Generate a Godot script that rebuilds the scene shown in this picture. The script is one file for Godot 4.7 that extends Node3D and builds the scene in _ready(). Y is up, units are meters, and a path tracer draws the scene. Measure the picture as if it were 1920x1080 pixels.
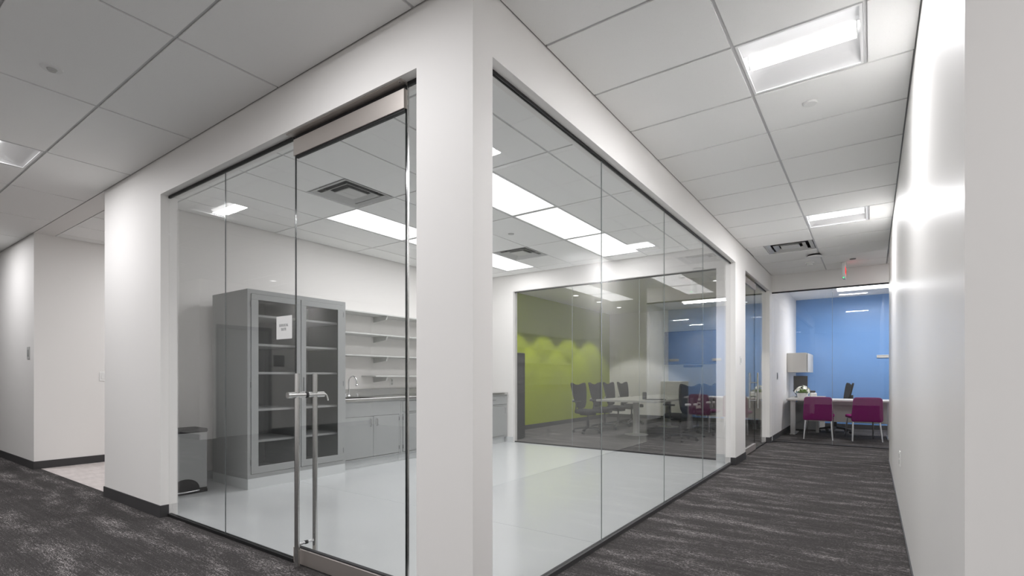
extends Node3D

const C := 3.026          # ceiling height
const T := 0.6096         # ceiling module
const G := 0.066          # depth of the glass behind the wall face
var used := {}
var mats := {}
var box_cache := {}

# ------------------------------------------------------------------ helpers
func numbered(n: String) -> String:
	if not used.has(n):
		used[n] = 0
		return n
	used[n] += 1
	return "%s_%03d" % [n, used[n]]

func mat(c: Color, rough := 0.6, metal := 0.0, spec := 0.5) -> StandardMaterial3D:
	var m := StandardMaterial3D.new()
	m.albedo_color = c
	m.roughness = rough
	m.metallic = metal
	m.metallic_specular = spec
	return m

func c8(r: int, g: int, b: int) -> Color:
	return Color8(r, g, b)

func glow(c: Color, e: float) -> StandardMaterial3D:
	var m := mat(c, 0.5)
	m.emission_enabled = true
	m.emission = c
	m.emission_energy_multiplier = e
	return m

func new_st() -> SurfaceTool:
	var st := SurfaceTool.new()
	st.begin(Mesh.PRIMITIVE_TRIANGLES)
	return st

func tri(st: SurfaceTool, a: Vector3, b: Vector3, c: Vector3, na: Vector3, nb: Vector3, nc: Vector3) -> void:
	if (b - a).cross(c - a).dot(na + nb + nc) > 0.0:
		var t := b
		b = c
		c = t
		t = nb
		nb = nc
		nc = t
	st.set_normal(na); st.add_vertex(a)
	st.set_normal(nb); st.add_vertex(b)
	st.set_normal(nc); st.add_vertex(c)

func quad(st: SurfaceTool, a: Vector3, b: Vector3, c: Vector3, d: Vector3, n: Vector3) -> void:
	tri(st, a, b, c, n, n, n)
	tri(st, a, c, d, n, n, n)

func bx(st: SurfaceTool, x0: float, x1: float, y0: float, y1: float, z0: float, z1: float) -> void:
	var a := Vector3(minf(x0, x1), minf(y0, y1), minf(z0, z1))
	var b := Vector3(maxf(x0, x1), maxf(y0, y1), maxf(z0, z1))
	quad(st, Vector3(b.x, a.y, a.z), Vector3(b.x, b.y, a.z), Vector3(b.x, b.y, b.z), Vector3(b.x, a.y, b.z), Vector3.RIGHT)
	quad(st, Vector3(a.x, a.y, a.z), Vector3(a.x, b.y, a.z), Vector3(a.x, b.y, b.z), Vector3(a.x, a.y, b.z), Vector3.LEFT)
	quad(st, Vector3(a.x, b.y, a.z), Vector3(b.x, b.y, a.z), Vector3(b.x, b.y, b.z), Vector3(a.x, b.y, b.z), Vector3.UP)
	quad(st, Vector3(a.x, a.y, a.z), Vector3(b.x, a.y, a.z), Vector3(b.x, a.y, b.z), Vector3(a.x, a.y, b.z), Vector3.DOWN)
	quad(st, Vector3(a.x, a.y, b.z), Vector3(b.x, a.y, b.z), Vector3(b.x, b.y, b.z), Vector3(a.x, b.y, b.z), Vector3.BACK)
	quad(st, Vector3(a.x, a.y, a.z), Vector3(b.x, a.y, a.z), Vector3(b.x, b.y, a.z), Vector3(a.x, b.y, a.z), Vector3.FORWARD)

# chamfered box
func cb(st: SurfaceTool, x0: float, x1: float, y0: float, y1: float, z0: float, z1: float, e := 0.004) -> void:
	var c := Vector3((x0 + x1) / 2, (y0 + y1) / 2, (z0 + z1) / 2)
	var h := Vector3(absf(x1 - x0) / 2, absf(y1 - y0) / 2, absf(z1 - z0) / 2)
	e = minf(e, minf(h.x, minf(h.y, h.z)) * 0.8)
	var p := func(s: Vector3, ax: int) -> Vector3:
		var v := Vector3(s.x * (h.x - e), s.y * (h.y - e), s.z * (h.z - e))
		v[ax] = s[ax] * h[ax]
		return c + v
	for ax in 3:
		var u := (ax + 1) % 3
		var w := (ax + 2) % 3
		for sg in [-1.0, 1.0]:
			var q: Array[Vector3] = []
			for k in [[-1.0, -1.0], [1.0, -1.0], [1.0, 1.0], [-1.0, 1.0]]:
				var s := Vector3.ZERO
				s[ax] = sg; s[u] = k[0]; s[w] = k[1]
				q.append(p.call(s, ax))
			var n := Vector3.ZERO
			n[ax] = sg
			quad(st, q[0], q[1], q[2], q[3], n)
		for su in [-1.0, 1.0]:
			for sw in [-1.0, 1.0]:
				var s1 := Vector3.ZERO
				s1[u] = su; s1[w] = sw; s1[ax] = -1.0
				var s2 := s1
				s2[ax] = 1.0
				var n := Vector3.ZERO
				n[u] = su; n[w] = sw
				quad(st, p.call(s1, u), p.call(s2, u), p.call(s2, w), p.call(s1, w), n.normalized())
	for sx in [-1.0, 1.0]:
		for sy in [-1.0, 1.0]:
			for sz in [-1.0, 1.0]:
				var s := Vector3(sx, sy, sz)
				var n := s.normalized()
				tri(st, p.call(s, 0), p.call(s, 1), p.call(s, 2), n, n, n)

# tube along points, closed ends
func tube(st: SurfaceTool, pts: Array, r: float, n := 12, r2 := -1.0) -> void:
	var rings := []
	var norms := []
	var up := Vector3(0.31, 0.87, 0.38)
	for i in pts.size():
		var a: Vector3 = pts[maxi(i - 1, 0)]
		var b: Vector3 = pts[mini(i + 1, pts.size() - 1)]
		var d := (b - a).normalized()
		var s := d.cross(up).normalized()
		var t := s.cross(d).normalized()
		var rr: float = r if r2 < 0 else lerpf(r, r2, float(i) / (pts.size() - 1))
		var ring := []
		var nn := []
		for k in n:
			var an := TAU * k / n
			var v := s * cos(an) + t * sin(an)
			ring.append(pts[i] + v * rr)
			nn.append(v)
		rings.append(ring)
		norms.append(nn)
	for i in pts.size() - 1:
		for k in n:
			var k2 := (k + 1) % n
			tri(st, rings[i][k], rings[i][k2], rings[i + 1][k2], norms[i][k], norms[i][k2], norms[i + 1][k2])
			tri(st, rings[i][k], rings[i + 1][k2], rings[i + 1][k], norms[i][k], norms[i + 1][k2], norms[i + 1][k])
	for e in [0, pts.size() - 1]:
		var d: Vector3 = (pts[0] - pts[1]).normalized() if e == 0 else (pts[-1] - pts[-2]).normalized()
		for k in n:
			tri(st, pts[e], rings[e][k], rings[e][(k + 1) % n], d, d, d)

# lathe round the y axis at c; profile of [radius, y], smooth except where repeated
func lathe(st: SurfaceTool, c: Vector3, prof: Array, n := 24) -> void:
	for i in prof.size() - 1:
		var p0 := Vector2(prof[i][0], prof[i][1])
		var p1 := Vector2(prof[i + 1][0], prof[i + 1][1])
		if p0.distance_to(p1) < 1e-6:
			continue
		var d := (p1 - p0).normalized()
		var nn := Vector2(d.y, -d.x)
		for k in n:
			var a0 := TAU * k / n
			var a1 := TAU * (k + 1) / n
			var v := func(p: Vector2, a: float) -> Vector3: return c + Vector3(p.x * cos(a), p.y, p.x * sin(a))
			var w := func(a: float) -> Vector3: return Vector3(nn.x * cos(a), nn.y, nn.x * sin(a))
			if p0.x > 1e-6:
				tri(st, v.call(p0, a0), v.call(p0, a1), v.call(p1, a1), w.call(a0), w.call(a1), w.call(a1))
			if p1.x > 1e-6:
				tri(st, v.call(p0, a0), v.call(p1, a1), v.call(p1, a0), w.call(a0), w.call(a1), w.call(a0))

# polygon in (x, y) extruded along z from z0 to z1, then placed by tr
func prism(st: SurfaceTool, poly: PackedVector2Array, z0: float, z1: float, tr := Transform3D.IDENTITY, bow := 0.0) -> void:
	var idx := Geometry2D.triangulate_polygon(poly)
	var f := func(p: Vector2, z: float) -> Vector3: return tr * Vector3(p.x, p.y, z + bow * p.x * p.x)
	var nb := (tr.basis * Vector3.BACK).normalized()
	for i in range(0, idx.size(), 3):
		tri(st, f.call(poly[idx[i]], z1), f.call(poly[idx[i + 1]], z1), f.call(poly[idx[i + 2]], z1), nb, nb, nb)
		tri(st, f.call(poly[idx[i]], z0), f.call(poly[idx[i + 1]], z0), f.call(poly[idx[i + 2]], z0), -nb, -nb, -nb)
	var cw := Geometry2D.is_polygon_clockwise(poly)
	for i in poly.size():
		var a := poly[i]
		var b := poly[(i + 1) % poly.size()]
		var e := (b - a).normalized()
		var n2 := Vector2(-e.y, e.x) if cw else Vector2(e.y, -e.x)
		var n := (tr.basis * Vector3(n2.x, n2.y, 0)).normalized()
		quad(st, f.call(a, z0), f.call(b, z0), f.call(b, z1), f.call(a, z1), n)

# upholstered pad: rounded outline, pillow edges; local x across, y up, z out
func pad(st: SurfaceTool, w0: float, w1: float, h: float, th: float, bow: float, corner: float, tr: Transform3D) -> void:
	var nu := 16
	var nv := 14
	for side in [-1.0, 1.0]:
		var P := []
		for j in nv + 1:
			var v := -cos(PI * j / nv) * 0.5 + 0.5
			var row := []
			for i in nu + 1:
				var s := -cos(PI * i / nu)
				var dv := minf(v, 1.0 - v) * h
				var hw := lerpf(w0, w1, v) / 2.0
				if dv < corner:
					hw -= corner - sqrt(maxf(0.0, corner * corner - (corner - dv) * (corner - dv)))
				var x := s * hw
				var de := minf(minf(hw - absf(x), dv), 0.03) / 0.03
				var t := th / 2 * (0.35 + 0.65 * sqrt(maxf(0.0, 1.0 - (1.0 - de) * (1.0 - de))))
				row.append(tr * Vector3(x, v * h, side * t + bow * (x * x) * 4.0))
			P.append(row)
		var zo: Vector3 = tr.basis * Vector3(0, 0, side)
		var N := []
		for j in nv + 1:
			var row := []
			for i in nu + 1:
				var du: Vector3 = P[j][mini(i + 1, nu)] - P[j][maxi(i - 1, 0)]
				var dv2: Vector3 = P[mini(j + 1, nv)][i] - P[maxi(j - 1, 0)][i]
				var n := du.cross(dv2)
				n = zo if n.length() < 1e-9 else n.normalized()
				if n.dot(zo) < 0: n = -n
				row.append(n)
			N.append(row)
		for j in nv:
			for i in nu:
				tri(st, P[j][i], P[j][i + 1], P[j + 1][i + 1], N[j][i], N[j][i + 1], N[j + 1][i + 1])
				tri(st, P[j][i], P[j + 1][i + 1], P[j + 1][i], N[j][i], N[j + 1][i + 1], N[j + 1][i])
		if side < 0:
			set_meta("rim", P)
		else:
			var Q: Array = get_meta("rim")
			var loop := []
			for i in nu: loop.append([0, i])
			for j in nv: loop.append([j, nu])
			for i in nu: loop.append([nv, nu - i])
			for j in nv: loop.append([nv - j, 0])
			var mid: Vector3 = tr * Vector3(0, h / 2, 0)
			for k in loop.size():
				var a = loop[k]
				var b = loop[(k + 1) % loop.size()]
				var n: Vector3 = (P[a[0]][a[1]] + P[b[0]][b[1]]) / 2 - mid
				n = (n - zo * n.dot(zo)).normalized()
				quad(st, P[a[0]][a[1]], P[b[0]][b[1]], Q[b[0]][b[1]], Q[a[0]][a[1]], n)
			remove_meta("rim")

func obj(called: String, st: SurfaceTool, m: Material, parent: Node = self) -> MeshInstance3D:
	var o := MeshInstance3D.new()
	o.name = numbered(called) if parent == self else called
	o.mesh = st.commit()
	o.material_override = m
	parent.add_child(o, true)
	return o

func obj_mesh(called: String, me: Mesh, m: Material, parent: Node, at := Vector3.ZERO) -> MeshInstance3D:
	var o := MeshInstance3D.new()
	o.name = called
	o.mesh = me
	o.material_override = m
	o.position = at
	parent.add_child(o, true)
	return o

func box_part(called: String, m: Material, parent: Node, x0: float, x1: float, y0: float, y1: float, z0: float, z1: float, e := 0.0) -> MeshInstance3D:
	var st := new_st()
	if e > 0.0: cb(st, x0, x1, y0, y1, z0, z1, e)
	else: bx(st, x0, x1, y0, y1, z0, z1)
	return obj(called, st, m, parent)

func thing(called: String, label: String, category: String, at := Vector3.ZERO, turn := 0.0, group := "") -> Node3D:
	var o := Node3D.new()
	o.name = numbered(called)
	add_child(o)
	o.position = at
	o.rotation.y = turn
	o.set_meta("label", label)
	o.set_meta("category", category)
	if group: o.set_meta("group", group)
	return o

func tag(o: Node, label: String, category: String, group := "") -> void:
	o.set_meta("label", label)
	o.set_meta("category", category)
	if group: o.set_meta("group", group)

func dup(src: Node3D, label: String, at: Vector3, turn: float, group := "") -> Node3D:
	var r: Node3D = src.duplicate()
	r.name = numbered(String(src.name))
	add_child(r)
	r.position = at
	r.rotation.y = turn
	r.set_meta("label", label)
	if group: r.set_meta("group", group)
	return r

func struct_node(called: String, label: String) -> Node3D:
	var o := Node3D.new()
	o.name = numbered(called)
	add_child(o)
	o.set_meta("kind", "structure")
	o.set_meta("label", label)
	return o

func struct(called: String, st: SurfaceTool, m: Material, label: String) -> MeshInstance3D:
	var o := obj(called, st, m)
	o.set_meta("kind", "structure")
	o.set_meta("label", label)
	return o

# boxes = [[x0,x1,y0,y1,z0,z1], ...]
func struct_boxes(called: String, boxes: Array, m: Material, label: String) -> MeshInstance3D:
	var st := new_st()
	for b in boxes: bx(st, b[0], b[1], b[2], b[3], b[4], b[5])
	return struct(called, st, m, label)

func area_light(parent: Node, at: Vector3, sx: float, sy: float, e: float, col := Color.WHITE) -> void:
	var l := AreaLight3D.new()
	l.name = "area_light"
	l.area_size = Vector2(sx, sy)
	l.area_normalize_energy = true
	l.light_energy = e
	l.light_color = col * Color(0.99, 0.988, 1.0)
	l.shadow_enabled = true
	l.area_range = 30.0
	l.area_attenuation = 2.0
	l.rotation_degrees.x = -90
	l.position = at
	parent.add_child(l, true)

# ------------------------------------------------------------------ textures
func carpet_texture() -> ImageTexture:
	var N := 1536
	var n1 := FastNoiseLite.new()
	n1.seed = 11; n1.noise_type = FastNoiseLite.TYPE_SIMPLEX_SMOOTH; n1.frequency = 0.010; n1.fractal_octaves = 3
	var patch := n1.get_seamless_image(512, 512)
	var n2 := FastNoiseLite.new()
	n2.seed = 5; n2.noise_type = FastNoiseLite.TYPE_SIMPLEX; n2.frequency = 0.09; n2.fractal_octaves = 3
	var fine := n2.get_seamless_image(512, 512)
	patch.convert(Image.FORMAT_L8)
	fine.convert(Image.FORMAT_L8)
	var pd := patch.get_data()
	var fd := fine.get_data()
	var out := PackedByteArray()
	out.resize(N * N * 3)
	var rng := RandomNumberGenerator.new()
	rng.seed = 77
	# pale flecks of yarn in rows along x, thicker inside broken patches, with longer loose threads between
	for y in N:
		var jit := rng.randi_range(0, 36)
		var rowtone := rng.randf_range(0.7, 1.2)
		var band := 0.5 + 0.5 * sin(TAU * (y * 11.0 / N + 0.3 * sin(TAU * y * 3.0 / N)))
		var run := 0
		var val := 0.0
		var tone := 0.0
		for x in N:
			if run <= 0:
				run = rng.randi_range(2, 5) if rng.randf() < 0.95 else rng.randi_range(10, 34)
				val = rng.randf()
				tone = rng.randf()
			run -= 1
			var p: float = pd[(y % 512) * 512 + (((x + jit) / 3) % 512)] / 255.0
			var q: float = fd[(y % 512) * 512 + (((x + jit) / 3) % 512)] / 255.0
			var amount := clampf((p - 0.40) * 1.35 + (band - 0.5) * 0.42 + (q - 0.5) * 0.9, 0.0, 1.0)
			var v := 0.055 * rowtone + 0.018 * tone
			if val < 0.08 + amount * 0.62:
				v += (0.04 + 0.42 * tone * tone) * (0.3 + 0.85 * amount)
			var sv := pow(clampf(v, 0.0, 1.0), 1.0 / 2.2) * 255.0
			var o := (y * N + x) * 3
			out[o] = int(sv)
			out[o + 1] = int(sv * 0.968)
			out[o + 2] = int(sv * 0.96)
	var im := Image.create_from_data(N, N, false, Image.FORMAT_RGB8, out)
	return ImageTexture.create_from_image(im)

func speck_texture(base: Color, amt: float, sd: int, deep := 1.0) -> ImageTexture:
	var N := 1024
	var im := Image.create(N, N, false, Image.FORMAT_RGB8)
	im.fill(base)
	var rng := RandomNumberGenerator.new()
	rng.seed = sd
	for i in int(9000 * amt):
		var s := rng.randi_range(1, 2)
		var t := rng.randf_range(-0.16, 0.05) * deep
		im.fill_rect(Rect2i(rng.randi_range(0, N - 3), rng.randi_range(0, N - 3), s, rng.randi_range(1, 2)), Color(base.r + t, base.g + t, base.b + t))
	return ImageTexture.create_from_image(im)

func streak_texture(base: Color, amp: float, sd: int, along_x := true) -> ImageTexture:
	var n := FastNoiseLite.new()
	n.seed = sd
	n.frequency = 0.02
	n.fractal_octaves = 4
	var src := n.get_seamless_image(256, 256)
	var im := Image.create(512, 512, false, Image.FORMAT_RGB8)
	for y in 512:
		for x in 512:
			var v: float
			if along_x: v = src.get_pixel((x / 6) % 256, y % 256).r
			else: v = src.get_pixel(x % 256, (y / 6) % 256).r
			var d := (v - 0.5) * amp
			im.set_pixel(x, y, Color(base.r + d, base.g + d, base.b + d))
	return ImageTexture.create_from_image(im)

func world_tex(m: StandardMaterial3D, t: Texture2D, size: float) -> StandardMaterial3D:
	m.albedo_color = Color.WHITE
	m.albedo_texture = t
	m.uv1_triplanar = true
	m.uv1_world_triplanar = true
	m.uv1_scale = Vector3.ONE / size
	return m

# ------------------------------------------------------------------ main
func _ready() -> void:
	camera_and_environment()
	materials()
	shell()
	ceilings()
	glazing()
	ceiling_lights()
	ceiling_devices()
	lab_furniture()
	conference_room()
	office()
	wall_plates()

func camera_and_environment() -> void:
	var f := 955.28
	var near := 0.05
	var cam := Camera3D.new()
	cam.name = "camera"
	cam.projection = Camera3D.PROJECTION_FRUSTUM
	cam.set_frustum(1080.0 / f * near, Vector2(0, (706.43 - 540.0) / f * near), near, 100.0)
	cam.position = Vector3(1.4875, 1.1847, 1.7982)
	cam.rotation.y = 0.6144
	add_child(cam)
	cam.current = true
	var we := WorldEnvironment.new()
	we.name = "environment"
	var e := Environment.new()
	e.background_mode = Environment.BG_COLOR
	e.background_color = Color(0.02, 0.02, 0.02)
	e.tonemap_mode = Environment.TONE_MAPPER_LINEAR
	e.tonemap_exposure = 1.85
	e.sdfgi_enabled = true
	e.ssao_enabled = true
	e.ssil_enabled = true
	we.environment = e
	add_child(we)

func materials() -> void:
	mats.paint = mat(c8(237, 235, 232), 0.55, 0.0, 0.4)
	mats.sheen_paint = mat(c8(237, 235, 232), 0.36, 0.0, 0.30)
	mats.green = mat(c8(152, 166, 14), 0.6, 0.0, 0.3)
	mats.blue = mat(c8(112, 158, 214), 0.38, 0.0, 0.5)
	mats.base = mat(c8(58, 57, 58), 0.55)
	mats.tile = mat(c8(222, 221, 218), 0.9, 0.0, 0.2)
	mats.tile.albedo_texture = speck_texture(Color8(246, 246, 244), 0.5, 3, 0.5)
	mats.tile.albedo_color = Color.WHITE
	mats.tile.uv1_triplanar = true
	mats.tile.uv1_world_triplanar = true
	mats.tile.uv1_scale = Vector3.ONE / 1.1
	mats.tee = mat(c8(205, 205, 205), 0.5)
	mats.angle = mat(c8(150, 149, 148), 0.5)
	mats.white = mat(c8(235, 235, 233), 0.45)
	mats.gyp = mat(c8(238, 237, 234), 0.8, 0.0, 0.2)
	mats.black = mat(c8(16, 16, 17), 0.5)
	mats.dark = mat(c8(38, 38, 40), 0.6)
	mats.carpet = world_tex(mat(Color.WHITE, 1.0, 0.0, 0.1), carpet_texture(), 3.4)
	mats.epoxy = world_tex(mat(Color.WHITE, 0.16, 0.0, 0.5), speck_texture(Color8(210, 213, 213), 1.0, 9), 1.5)
	mats.plank_a = world_tex(mat(Color.WHITE, 0.5), streak_texture(Color8(208, 200, 197), 0.07, 21), 0.7)
	mats.plank_b = world_tex(mat(Color.WHITE, 0.5), streak_texture(Color8(203, 195, 192), 0.08, 22), 0.7)
	mats.steel = mat(c8(214, 207, 201), 0.45, 1.0)
	mats.steel_light = mat(c8(205, 205, 203), 0.22, 1.0)
	mats.chrome = mat(c8(225, 226, 228), 0.10, 1.0)
	mats.cab = mat(c8(160, 162, 161), 0.42, 0.0, 0.5)
	mats.cab_dark = mat(c8(118, 120, 120), 0.5)
	mats.shelf = mat(c8(222, 224, 222), 0.5)
	mats.wall_shelf = mat(c8(200, 201, 198), 0.5)
	mats.edge_mid = mat(c8(120, 126, 126), 0.15, 0.0, 0.6)
	mats.glass = mat(Color(0.12, 0.17, 0.15, 0.045), 0.0, 0.0, 0.455)
	mats.glass.transparency = BaseMaterial3D.TRANSPARENCY_ALPHA
	mats.cab_glass = mat(Color(0.10, 0.11, 0.11, 0.16), 0.02)
	mats.cab_glass.transparency = BaseMaterial3D.TRANSPARENCY_ALPHA
	mats.edge = mat(c8(160, 168, 166), 0.15, 0.0, 0.6)
	mats.edge_dark = mat(c8(20, 26, 26), 0.12, 0.0, 0.6)
	mats.lens = glow(Color(1.0, 1.0, 1.0), 1.7)
	mats.panel = glow(Color(1.0, 1.0, 1.0), 1.05)
	mats.reflector = mat(c8(240, 240, 240), 0.4)
	mats.purple = mat(c8(126, 20, 98), 0.85, 0.0, 0.3)
	mats.laminate = mat(c8(206, 204, 198), 0.45)
	mats.metal_paint = mat(c8(190, 190, 188), 0.4)
	mats.mesh_black = mat(c8(27, 27, 30), 0.75, 0.0, 0.3)
	mats.table = mat(c8(158, 158, 150), 0.35)
	mats.can = mat(c8(150, 151, 151), 0.35, 0.6)
	mats.screen = mat(c8(14, 15, 18), 0.12)
	mats.leaf = mat(c8(128, 166, 62), 0.6)
	mats.petal = mat(c8(248, 248, 236), 0.6)

# ------------------------------------------------------------------ walls and floors
func shell() -> void:
	var top := C + 0.12
	# floors
	struct_boxes("floor_hall", [[-14, 5, -0.1, 0, -G, 6.5]], mats.carpet, "charcoal carpet with pale broken streaks in the hall")
	struct_boxes("floor_corridor", [[-G, 4, -0.1, 0, -8.5, -G]], mats.carpet, "charcoal carpet with pale broken streaks in the corridor")
	struct_boxes("floor_office", [[0, 2.97, -0.1, 0, -12.2, -8.5]], mats.carpet, "charcoal carpet in the blue office")
	struct_boxes("floor_conference", [[-4.85, -G, -0.1, 0, -12.2, -5.8]], mats.carpet, "charcoal carpet in the conference room")
	struct_boxes("floor_lab", [[-4.75, -G, -0.1, -0.004, -5.8, -G], [-4.75, -G, -0.004, 0, -5.8, -1.5165], [-4.75, -G, -0.004, 0, -1.5135, -G]], mats.epoxy, "glossy pale grey speckled resin floor of the lab")
	var fr := struct_node("floor_recess", "pale wood look plank floor beyond the wide opening")
	box_part("subfloor", mats.dark, fr, -7.26, -4.98, -0.1, -0.006, -4.2, -G - 0.002)
	for k in 15:
		var x0 := -7.26 + k * 0.152
		var zz := -4.2
		var kk := k
		while zz < -G - 0.03:
			var z1 := minf(zz + (0.62 if (kk % 3 == 1 and zz < -4.1) else 1.22), -G - 0.002)
			box_part("plank", mats.plank_a if kk % 2 == 0 else mats.plank_b, fr, x0 + 0.0008, x0 + 0.1512, -0.006, 0.0, zz + 0.0008, z1 - 0.0008)
			zz = z1
			kk += 1
	# hall wall with the lab opening
	struct_boxes("wall_lab_front", [[-4.72, -3.40, 0, top, -0.13, 0], [-3.40, -0.363, 2.722, top, -0.13, 0], [-0.363, 0, 0, top, -0.13, 0]], mats.paint, "white wall framing the lab door and its glazing")
	# corridor wall
	struct_boxes("wall_corridor_left", [[-0.13, 0, 0, top, -0.148, -0.13], [-0.13, 0, 2.722, top, -5.5, -0.148], [-0.13, 0, 0, top, -6.154, -5.5], [-0.13, 0, 2.722, top, -8.30, -6.154], [-0.13, 0, 0, top, -8.63, -8.30]], mats.paint, "white corridor wall framing the long lab window")
	struct_boxes("wall_end", [[0, 2.97, 2.725, top, -8.63, -8.5], [2.97, 4.0, 0, top, -8.63, -8.5]], mats.paint, "white header wall above the office glazing")
	struct_boxes("wall_corridor_right", [[1.69, 1.82, 0, top, -7.1, 0]], mats.sheen_paint, "glossy white wall along the corridor")
	struct_boxes("wall_hall_right", [[1.82, 5, 0, top, -0.13, 0]], mats.paint, "warm white wall beside the corridor mouth")
	struct_boxes("wall_side_passage", [[1.82, 4.0, 0, top, -7.1, -6.97], [4.0, 4.13, 0, top, -8.63, -6.97]], mats.paint, "white walls of the short side passage")
	struct_boxes("wall_hall_left", [[-14, -7.26, 0, top, -0.13, 0]], mats.paint, "white hall wall beyond the wide opening")
	struct_boxes("wall_recess", [[-7.39, -7.26, 0, top, -4.2, -0.13], [-7.39, -4.98, 0, top, -4.33, -4.2]], mats.paint, "warm white side wall inside the wide opening")
	struct_boxes("wall_lab_left", [[-4.98, -4.75, 0, top, -5.73, -0.13]], mats.paint, "off white lab wall behind the steel casework")
	struct_boxes("wall_lab_back", [[-4.98, -3.80, 0, top, -5.86, -5.73], [-3.80, -0.30, 2.722, top, -5.86, -5.73], [-0.30, -0.13, 0, top, -5.86, -5.73]], mats.paint, "off white wall framing the conference room glazing")
	struct_boxes("wall_conference_left", [[-4.98, -4.85, 0, top, -12.33, -5.86]], mats.green, "lime green conference room wall")
	struct_boxes("wall_conference_back", [[-4.85, -0.13, 0, top, -12.33, -12.2]], mats.paint, "off white far wall of the conference room")
	struct_boxes("wall_office_left", [[-0.13, 0, 0, top, -12.33, -8.63]], mats.paint, "white side wall of the office")
	struct_boxes("wall_office_back", [[0, 3.1, 0, top, -12.33, -12.2]], mats.blue, "sky blue back wall of the office")
	struct_boxes("wall_office_right", [[2.97, 3.1, 0, top, -12.2, -8.63]], mats.paint, "white wall at the right side of the office")
	# the hall behind the camera
	struct_boxes("wall_hall_opposite", [[-14, -8.8, 0, top, 2.5, 2.63], [-8.93, -8.8, 0, top, 2.63, 2.79], [-8.93, -8.8, 2.2, top, 2.79, 3.9], [-8.93, -8.8, 0, top, 3.9, 6.5]], mats.paint, "white hall walls mirrored in the lab glass")
	struct_boxes("wall_hall_back", [[-8.8, 5, 0, top, 6.5, 6.63]], mats.paint, "white wall at the back of the open hall")
	struct_boxes("wall_hall_ends", [[5, 5.13, 0, top, -0.13, 6.63], [-14.13, -14, 0, top, -0.13, 2.63]], mats.paint, "white walls closing the ends of the hall")
	var d := struct_node("door_3", "grey door in the hall wall mirrored in the lab glass")
	box_part("door_leaf", mats.cab, d, -8.89, -8.85, 0.01, 2.13, 2.83, 3.86)
	box_part("door_frame", mats.cab_dark, d, -8.93, -8.79, 2.13, 2.2, 2.79, 3.9)
	box_part("door_frame", mats.cab_dark, d, -8.93, -8.79, 0.0, 2.13, 2.79, 2.83)
	box_part("door_frame", mats.cab_dark, d, -8.93, -8.79, 0.0, 2.13, 3.86, 3.9)
	# baseboards
	var h := 0.1
	var t := 0.008
	struct_boxes("baseboard_lab_front", [[-4.72, -3.40 + t, 0, h, 0, t], [-3.40, -3.40 + t, 0, h, -G + 0.006, 0], [-4.72 - t, -4.72, 0, h, -0.13, t]], mats.base, "dark rubber base on the pier beside the lab glazing")
	struct_boxes("baseboard_corner", [[-0.363 - t, t, 0, h, 0, t], [0, t, 0, h, -0.148 - t, 0]], mats.base, "dark rubber base round the white corner column")
	struct_boxes("baseboard_corridor_left", [[0, t, 0, h, -6.154 - t, -5.5 + t], [-G + 0.006, 0, 0, h, -5.5, -5.5 + t], [0, t, 0, h, -8.5, -8.30 + t], [-G + 0.006, 0, 0, h, -8.3, -8.3 + t], [-G + 0.006, 0, 0, h, -6.154 - t, -6.154]], mats.base, "dark rubber base on the corridor piers")
	struct_boxes("baseboard_corridor_right", [[1.69 - t, 1.69, 0, 0.015, -7.1, 0]], mats.base, "thin dark edge strip under the glossy wall")
	struct_boxes("baseboard_hall_right", [[1.69, 5, 0, h, 0, t]], mats.base, "dark rubber base on the wall beside the corridor mouth")
	struct_boxes("baseboard_hall_left", [[-14, -7.26 + t, 0, h, 0, t], [-7.26, -7.26 + t, 0, h, -4.2, 0]], mats.base, "dark rubber base turning into the wide opening")
	struct_boxes("baseboard_conference", [[-4.85, -4.85 + t, 0, h, -12.2, -5.86], [-4.85, -0.13, 0, h, -12.2, -12.2 + t]], mats.base, "dark rubber base round the conference room")
	struct_boxes("baseboard_office", [[0, t, 0, h, -12.2, -8.63], [0, 2.97, 0, h, -12.2, -12.2 + t], [2.97 - t, 2.97, 0, h, -12.2, -8.63]], mats.base, "dark rubber base round the blue office")
	struct_boxes("baseboard_hall_opposite", [[-14, -8.8, 0, h, 2.5 - t, 2.5], [-8.8, -8.8 + t, 0, h, 3.9, 6.5]], mats.base, "dark rubber base on the mirrored hall walls")
	struct_boxes("baseboard_lab", [[-4.75, -4.742, 0, 0.1, -5.73, -0.13], [-4.75, -3.8, 0, 0.1, -5.73, -5.722], [-0.3, -0.13, 0, 0.1, -5.73, -5.722], [-0.138, -0.13, 0, 0.1, -5.73, -5.5]], mats.epoxy, "pale coved resin base round the lab")

# ------------------------------------------------------------------ ceilings
func tile_mesh(w: float, d: float) -> BoxMesh:
	var key := "%.3f_%.3f" % [w, d]
	if not box_cache.has(key):
		var m := BoxMesh.new()
		m.size = Vector3(w, 0.016, d)
		box_cache[key] = m
	return box_cache[key]

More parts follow.
